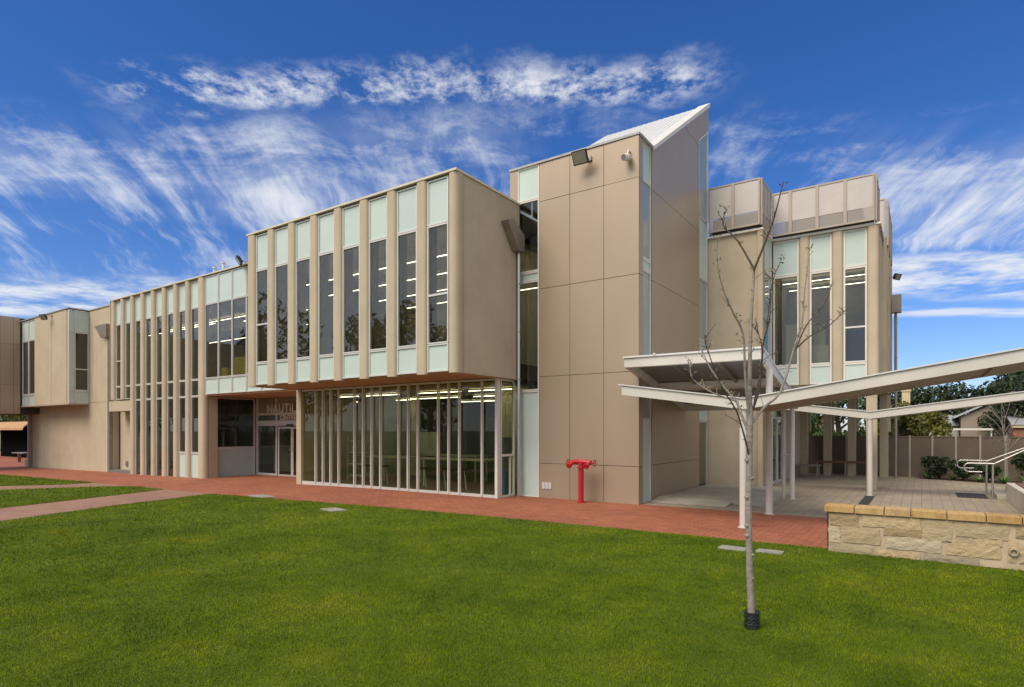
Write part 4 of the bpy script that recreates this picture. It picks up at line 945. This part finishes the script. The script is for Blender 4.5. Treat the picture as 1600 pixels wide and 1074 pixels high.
# the young bare tree on the lawn
def px(u, v, d):          # a point from its bearing and elevation at distance d
    return (math.cos(TH)*(u-800)/936*d-math.sin(TH)*d, math.sin(TH)*(u-800)/936*d+math.cos(TH)*d, 1.8+(673-v)/936*d)
t = thing('young_tree', 'slim bare young tree with pale bark and budding twigs on the lawn', 'tree', (-1.27, 5.71, 0))
D0 = 5.43
def limb(path, r0, r1, dd=0):
    n = len(path); P = []
    for i, (u, v) in enumerate(path): P.append(Vector(px(u, v, D0+dd*i/(n-1))))
    Q = []
    for i in range(n-1):
        for k in range(3):
            t_ = k/3; p0 = P[max(i-1, 0)]; p1 = P[i]; p2 = P[i+1]; p3 = P[min(i+2, n-1)]
            Q.append(.5*((2*p1)+(p2-p0)*t_+(2*p0-5*p1+4*p2-p3)*t_*t_+(3*p1-p0-3*p2+p3)*t_**3))
    Q.append(P[-1]); return Q, [r0+(r1-r0)*i/(len(Q)-1) for i in range(len(Q))]
rt = random.Random(11)
MBT = MB(); q, r = limb([(1175, 986), (1173, 930), (1171, 880), (1169.5, 800), (1170.5, 740), (1171, 700), (1172, 640)], 0.032, .027)
for i in range(len(r)): r[i] *= rt.uniform(.96, 1.06)
MBT.tube(q, r, 12)
for v_, s in ((905, 1), (838, -1), (822, -1), (778, -1), (748, 1), (720, -1), (868, 1)):
    c = Vector(px(1171+s*4, v_, D0-.02)); MBT.tube([c, c+Vector((s*.016, -.012, .012))], [.018, .009], 7)
MBT.build('trunk', BARKP, t)
LM = [([(1172, 642), (1171.5, 578), (1173.5, 503), (1178.4, 421)], .022, .011, .05, BARKP),
      ([(1178.4, 421), (1197.8, 373), (1210.8, 336), (1224, 284)], .012, .004, -.15, BARKD),
      ([(1178.4, 421), (1153, 377), (1129, 351), (1136, 326)], .010, .003, .2, BARKD),
      ([(1171, 655), (1167, 620), (1164, 578), (1161, 522), (1145.6, 488.5), (1130.7, 455), (1121, 414), (1121, 373)], .014, .003, -.35, BARKP),
      ([(1174, 662), (1195, 636), (1220, 611), (1242, 540.6), (1253.6, 503), (1257, 459), (1265, 388)], .014, .004, .3, BARKP),
      ([(1242, 548), (1261, 507), (1287, 477), (1300, 444)], .008, .003, .1, BARKD),
      ([(1244, 545), (1265, 526), (1298, 507), (1319, 485)], .008, .003, .3, BARKD),
      ([(1173.5, 648), (1188, 600), (1192, 540), (1201.5, 503), (1205, 459)], .012, .003, -.3, BARKD),
      ([(1198, 515), (1206, 445), (1222, 403)], .006, .002, -.1, BARKD),
      ([(1173.5, 655), (1182, 612), (1190, 570), (1189, 535), (1180, 510)], .009, .003, .25, BARKD),
      ([(1171, 678), (1161, 655), (1151, 628.5), (1130, 604), (1109, 574), (1096.5, 546)], .015, .004, .25, BARKP),
      ([(1171.6, 718), (1163, 682), (1150, 640.7), (1127.8, 605), (1105.4, 547), (1101, 529)], .009, .003, -.4, BARKD),
      ([(1151, 627), (1114, 614.5), (1089.5, 599), (1079, 585), (1079, 564)], .008, .003, .1, BARKP)]
bud = []
for path, r0, r1, dd, bm in LM:
    q, r = limb(path, r0, r1, dd); mb = MB().tube(q, r, 8)
    for i in range(2, len(q)-1):
        for _ in range(2):
            if rt.random() < .72:
                dr = Vector((rt.uniform(-1, 1), rt.uniform(-1, 1), rt.uniform(.2, 1.0))).normalized(); L_ = rt.uniform(.02, .09) if rt.random() < .85 else .17
                a = q[i].lerp(q[i+1], rt.random()); e = a+dr*L_; mb.tube([a, a+dr*L_*.5+Vector((0, 0, .006)), e], [.0035, .003, .0022], 5)
                bud.append((*e, .012 if rt.random() < .8 else .022))
    bud.append((*q[-1], .035)); mb.build('branch', bm, t)
leaves(bud, 520, .011, 3, 1.0, 1.3).build('foliage', LF_BUD, t)
gx, gy = -1.27, 5.71; gm = MB()
for k in range(20):
    a0, a1 = 2*math.pi*k/20, 2*math.pi*(k+1)/20
    for zz0 in range(9):
        if (k+zz0) % 2: continue
        za, zb = .0+.018*zz0, .018*zz0+.018
        p = [(gx+R*math.cos(a), gy+R*math.sin(a), z_) for a, z_, R in ((a0, za, .068), (a1, za, .068), (a1, zb, .066), (a0, zb, .066))]; gm.add(p, [(0, 1, 2, 3)])
for z_ in (.0, .054, .108, .16): gm.tube([(gx+.067*math.cos(a), gy+.067*math.sin(a), z_) for a in [2*math.pi*k/20 for k in range(20)]], .005, 5, closed=True)
gm.tube([(gx, gy, 0), (gx, gy, .155)], .060, 16)
one('trunk_guard', gm, BLACK, 'black mesh guard sleeve round the base of the young tree', 'tree guard')

# background trees, each one a thing
bigtree(-1.0, 50, 4.3, 2.9, 'dark tree behind the fence, nearest the right wing', LF_DARK, 1, 5200, .17, low=.12)
bigtree(1.7, 51, 4.7, 3.0, 'dark dense tree rising behind the pale shed', LF_DARK, 8, 5200, .17, low=.12)
bigtree(3.2, 50.5, 4.9, 3.0, 'dark tree between the shed and the gable of the brick house', LF_DARK, 12, 5200, .17, low=.12)
bigtree(.3, 53, 4.6, 2.9, 'dark tree far behind the pale chimney', LF_DARK, 13, 5200, .17, low=.12)
bigtree(4.6, 53, 5.4, 3.2, 'dark tall tree behind the brick house', LF_DARK, 2, 5200, .17, low=.3)
bigtree(7.0, 51, 5.5, 3.2, 'dark tree behind the fence at the far right', LF_DARK, 3, 4200, .18, low=.15)
bigtree(4.5, 43.4, 4.6, 2.0, 'dark hanging tree in front of the brick house', LF_DARK, 9, 3600, .13, low=.5)
bigtree(-.7, 34, 2.9, 1.7, 'yellow green bushy tree beyond the fence beside the end of the right wing', LF_OLIVE, 4, 4800, .10, low=.12)
bigtree(-.05, 36.5, 2.5, 1.15, 'olive tree behind the fence left of the carport', LF_OLIVE, 5, 3600, .10, low=.15)
bigtree(-3.8, 38.6, 4.0, 2.2, 'green tree seen between the middle undercroft columns', LF_MID, 16, 3000, .12, low=.1)
bigtree(-5.6, 36, 4.6, 2.4, 'green tree seen through the columns of the undercroft', LF_MID, 6, 3000, .12, low=.15)
bigtree(2.45, 26.6, 3.2, .8, 'thin pinkish bare shrub growing in the garden bed by the fence', LF_MID, 7, 130, .04, .03, .45, BARKP, None, 'bare_shrub')
def bush(x, y, r, h, label, mat, seed, n=500, size=.09, name='shrub', group='garden bed shrubs', z=0):
    rnd = random.Random(seed); t = thing(name, label, 'shrub', (x, y, z), group); cs = []
    st = MB()
    for k in range(6):
        a = rnd.uniform(0, 6.28); R = r*rnd.uniform(.1, .7); c = (x+R*math.cos(a), y+R*math.sin(a), z+h*rnd.uniform(.4, .85)); cs.append((*c, r*.5)); st.tube([(x, y, z), c], [.015, .006], 5)
    st.build('stems', BARKD, t); leaves(cs, n, size, seed, h/r*.6).build('foliage', mat, t)
for i, (x, y, r, h, l) in enumerate([(.55, 27.2, .5, .75, 'rounded dark shrub at the left end of the garden bed'), (1.25, 27.0, .5, .85, 'dark shrub second from the left in the garden bed'), (1.9, 26.75, .45, .55, 'low dark shrub in the bed behind the handrail loops'), (3.1, 26.8, .6, .95, 'taller dark shrub in the bed right of the handrail posts'), (3.9, 26.4, .6, .9, 'dark shrub at the right end of the garden bed')]):
    bush(x, y, r, h, l, LF_DARK, 30+i, 900, .07)
sheet('garden_bed', [(-.25, 27.75), (0, 27.2), (2.3, 25.87), (7, 23.4), (7, 27.75)], .006, SOIL)
def fern(x, y, label, seed):
    rnd = random.Random(seed); mb = MB()
    for k in range(34):
        a = rnd.uniform(0, 6.28); l = rnd.uniform(.25, .55); up = rnd.uniform(.4, 1.1); w = .022; pts = []
        for i in range(6):
            s = i/5; pts.append((x+math.cos(a)*l*s, y+math.sin(a)*l*s, .02+l*up*(s-.55*s*s)*1.3))
        nx, ny = -math.sin(a), math.cos(a); vs = []
        for i, p in enumerate(pts):
            ww = w*(1-i/5.2); vs += [(p[0]-nx*ww, p[1]-ny*ww, p[2]), (p[0]+nx*ww, p[1]+ny*ww, p[2])]
        mb.add(vs, [(2*i, 2*i+1, 2*i+3, 2*i+2) for i in range(5)])
    one('strap_leaf_plant', mb, LF_FERN, label, 'plant', 'strappy garden bed plants')
for i, (x, y, l) in enumerate([(.2, 27.1, 'small strappy plant at the left tip of the garden bed'), (.95, 26.85, 'strappy green plant at the bed edge between two dark shrubs'), (1.65, 26.35, 'bright strappy plant behind the handrail loops'), (2.3, 26.2, 'strappy plant at the bed edge behind the handrail posts'), (2.85, 25.9, 'bright strappy plant right of the handrail posts'), (3.4, 25.5, 'strappy plant at the bed edge by the right frame edge')]): fern(x, y, l, 60+i)

# ------------------------------------------------------------------ fence and things beyond
t = thing('boundary_fence', 'brown sheet metal fence with pale posts behind the terrace', 'fence', (1.5, 27.9, 0))
fx = [-8+.72*k for k in range(24)]; fx = [x+.42-.0 for x in fx]
for a, b in zip(fx, fx[1:]):
    m = MB(); n = 8
    for k in range(n):
        x0 = a+.03+(b-a-.06)*k/n; x1 = a+.03+(b-a-.06)*(k+1)/n; m.box(x0, x1, 27.90+(.008 if k % 2 else 0), 27.93, .0, 1.58)
    m.build('fence_panel', FENCE, t)
for x in fx: MB().box(x-.03, x+.03, 27.87, 27.95, 0, 1.61).build('fence_post', FPOST, t)
MB().box(fx[0], fx[-1], 27.885, 27.898, .0, .06).box(fx[0], fx[-1], 27.885, 27.899, 1.54, 1.585).build('fence_rail', FENCE, t)
t = thing('brick_house', 'red brick house with a grey gabled iron roof beyond the fence', 'house', (4.0, 48, 0))
MB().prism([(1.95, 45, -.1), (9, 45, -.1), (9, 45, 2.55), (5.2, 45, 4.3), (1.95, 45, 2.62)], (0, 6, 0)).build('wall', RBRICK, t)
MB().prism([(1.6, 44.8, 2.52), (5.2, 44.8, 4.4), (9.4, 44.8, 2.45), (9.4, 44.8, 2.55), (5.2, 44.8, 4.52), (1.6, 44.8, 2.64)], (0, 6.6, 0)).build('roof', CORR, t)
MB().box(3.3, 3.7, 44.93, 44.99, 1.9, 2.35).build('wall_vent', BLACK, t)
MB().box(-1.05, -.6, 46, 46.4, 0, 4.3).box(-1.1, -.55, 45.96, 46.44, 4.3, 4.42).build('chimney', CREAM, t)
t = thing('carport', 'white flat carport roof on thin posts just beyond the fence', 'carport', (1.9, 42.5, 0))
MB().box(.55, 3.2, 41.5, 44, 1.82, 1.92).build('carport_roof', WHITE, t)
for x in (.62, 3.1): MB().box(x, x+.06, 41.6, 41.66, 0, 1.82).build('post', ALU, t)
t = thing('shed', 'pale grey shed with a flat iron roof behind the carport', 'shed', (1.3, 47.5, 0))
MB().box(.4, 1.9, 46.5, 49, 0, 2.2).build('wall', plain('pale_board', (.50, .48, .42), .8), t); MB().prism([(.3, 46.3, 2.1), (.3, 49.2, 2.75), (.3, 49.2, 2.83), (.3, 46.3, 2.18)], (1.62, 0, 0)).build('roof', CORR, t)
t = thing('garage', 'low building with pale iron roof and cream fascia at the far right', 'building', (7, 42, 0))
MB().box(4.0, 10, 41.2, 44.5, 0, 1.95).build('wall', RBRICK, t); MB().box(3.9, 10.1, 41.05, 41.19, 1.95, 2.1).build('fascia', CREAM, t); MB().prism([(3.9, 41, 2.1), (3.9, 44.6, 2.9), (3.9, 44.6, 2.96), (3.9, 41, 2.16)], (6.2, 0, 0)).build('roof', CORR, t)
t = thing('cream_house', 'cream rendered house glimpsed between the undercroft columns', 'house', (-7.5, 42, 0))
MB().box(-10.5, -5.0, 41, 46, -.1, 2.7).build('wall', CREAM, t); MB().prism([(-10.9, 40.6, 2.7), (-10.9, 46.4, 2.7), (-10.9, 43.5, 4.2)], (6.2, 0, 0)).build('roof', CORR, t)

# undercroft furniture
t = thing('slatted_table', 'grey slatted outdoor table in the shade of the undercroft', 'table', (-3.75, 25.6, 0))
MB().box(-4.05, -3.2, 25.3, 25.9, .44, .49).build('tabletop', ZINC, t)
for x in (-4.0, -3.3):
    for y in (25.35, 25.82): MB().box(x, x+.05, y, y+.05, 0, .44).build('leg', ZINC, t)
t = thing('low_rail', 'low dark red timber rail across the undercroft columns', 'rail', (-2.4, 26.8, 0))
MB().box(-3.6, -1.4, 26.78, 26.84, .52, .60).build('rail', TIMB, t)
for x in (-3.5, -2.5, -1.55): MB().box(x, x+.05, 26.79, 26.83, 0, .52).build('post', ZINC, t)

# ------------------------------------------------------------------ room contents seen through the glass
def bench_table(x0, x1, y0, y1, label):
    t = thing('lab_table', label, 'table', ((x0+x1)/2, (y0+y1)/2, .02), 'tables in the glass fronted room')
    MB().box(x0, x1, y0, y1, .88, .93).build('tabletop', TABLE, t)
    for x in (x0+.1, x1-.15):
        for y in (y0+.05, y1-.1): MB().box(x, x+.05, y, y+.05, .02, .88).build('leg', ALU, t)
bench_table(-15.9, -13.9, 14.3, 15.1, 'pale table in the glass room behind the left mullions')
bench_table(-13.3, -10.7, 14.2, 15.0, 'long pale table in the middle of the glass room')
bench_table(-15.2, -12.6, 16.3, 17.1, 'pale table further back in the glass room')
bench_table(-11.8, -9.9, 16.3, 17.1, 'pale table at the back right of the glass room')
def stool(x, y, label):
    t = thing('stool', label, 'stool', (x, y, .02), 'stools in the glass fronted room')
    MB().tube([(x, y, .60), (x, y, .64)], .16, 14).build('seat', BLACK, t)
    for a in range(4): MB().tube([(x+.08*math.cos(a*1.57), y+.08*math.sin(a*1.57), .6), (x+.17*math.cos(a*1.57), y+.17*math.sin(a*1.57), .02)], .012, 6).build('leg', ALU, t)
for i, (x, y) in enumerate([(-15.5, 14.0), (-14.7, 14.0), (-12.9, 13.9), (-12.1, 13.9), (-11.3, 13.9)]):
    stool(x, y, 'dark round stool at the tables, %s from the left' % ('first', 'second', 'third', 'fourth', 'fifth')[i])
t = thing('shelf_rack', 'open metal shelf rack standing at the left end of the glass room', 'shelf', (-16.6, 14.6, .02))
for z_ in (.2, .6, 1.0, 1.4): MB().box(-17.0, -16.2, 14.4, 14.8, z_, z_+.03).build('shelf', ALU, t)
for x in (-17.0, -16.23):
    for y in (14.4, 14.77): MB().box(x, x+.03, y, y+.03, .02, 1.6).build('leg', ALU, t)
one('notice_board', MB().box(-16.3, -15.2, 17.35, 17.4, .9, 1.75), WHITE, 'white notice sheets on the inner wall of the glass room', 'notice board')
one('recycling_bin', MB().prism([(-9.98, 13.75, .02), (-9.62, 13.75, .02), (-9.62, 14.1, .02), (-9.98, 14.1, .02)], (0, 0, .62)).box(-10.02, -9.58, 13.71, 14.14, .62, .66), BLUE, 'blue plastic bin inside the narrow corner window', 'bin', None, .02)
one('grey_bin', MB().box(-10.25, -9.9, 14.2, 14.55, .02, 1.55).box(-10.28, -9.87, 14.17, 14.58, 1.55, 1.6), plain('dark_grey', (.10, .11, .11), .6), 'tall dark grey cabinet behind the blue bin', 'cabinet', None, .01)
for i, (x, y, s, l) in enumerate([(-23.1, 13.2, .45, 'smaller yellow seat cube upstairs left of the larger one'), (-22.3, 13.2, .9, 'large yellow seat block upstairs beside the upper box')]):
    one('seat_cube', MB().box(x, x+s, y, y+.5, 3.7, 4.3 if s < .6 else 4.65), YEL, l, 'seat', 'yellow seats upstairs', .03)
one('display_board', MB().box(-3.72, -3.36, 21.55, 21.6, 3.5, 5.3), WHITE, 'white display board behind the first right wing window', 'board')
one('storage_box', MB().box(-2.95, -2.45, 21.5, 21.9, 3.4, 4.55).box(-2.95, -2.6, 22.0, 22.04, 3.4, 5.3), WHITE, 'pale boxes behind the middle right wing window', 'box')
one('blue_screen', MB().box(-2.1, -1.5, 21.6, 21.65, 3.5, 4.95), BLUE, 'dark blue screen behind the last right wing window', 'screen')

# ------------------------------------------------------------------ far left beyond the bridge
t = thing('kiosk', 'dark kiosk with a tan curved awning beyond the bridge', 'kiosk', (-66, 19, -.6))
MB().box(-72, -62.0, 19.5, 22, -.7, 2.2).build('kiosk_wall', plain('dark_curtain', (.008, .008, .008), 1, spec=0), t)
aw = MB()
for k in range(7):
    a0, a1 = math.pi/2*k/7, math.pi/2*(k+1)/7
    aw.prism([(-72, 19.4-1.3*math.sin(a0), 1.85+.75*math.cos(a0)), (-72, 19.4-1.3*math.sin(a1), 1.85+.75*math.cos(a1)), (-72, 19.4-1.27*math.sin(a1), 1.82+.75*math.cos(a1)), (-72, 19.4-1.27*math.sin(a0), 1.82+.75*math.cos(a0))], (10.4, 0, 0))
aw.build('awning', AWN, t)
t = thing('picnic_table', 'small outdoor table on the brick paving under the bridge', 'table', (-55, 16.2, -.55))
MB().box(-56, -53.6, 15.8, 16.6, .12, .18).build('tabletop', ZINC, t)
for x in (-55.8, -53.9): MB().box(x, x+.08, 16.1, 16.3, -.6, .12).build('leg', ZINC, t)
bush(-52, 16.4, .8, .8, 'low reddish shrub on the paving under the bridge', LF_DARK, 80, 900, .08, 'shrub', None, -.55)
bush(-62, 25, 2.0, 2.6, 'yellow green shrub beside the kiosk', LF_OLIVE, 81, 1600, .12, 'shrub', None, -.6)
bigtree(-94, 27, 8, 4.5, 'olive tree far behind the kiosk awning', LF_OLIVE, 82, 4000, .2, .25, .2, BARKD, 'background trees', 'tree', -.6)
bigtree(-99, 24, 8.5, 4.5, 'green tree farthest left behind the kiosk', LF_MID, 83, 4000, .2, .25, .2, BARKD, 'background trees', 'tree', -.6)

# trees across the lawn, seen only as reflections in the glass
for i, (x, y, h, s) in enumerate([(-38, -16, 13, 5.5), (-50, -10, 14, 6), (-64, -15, 14, 6.5), (-30, -27, 13, 5.5), (-78, -8, 14, 6.5)]):
    bigtree(x, y, h, s, 'tall dark tree across the lawn reflected in the windows', LF_DARK, 90+i, 2600, .34, .3, .2, BARKD, 'trees across the lawn')
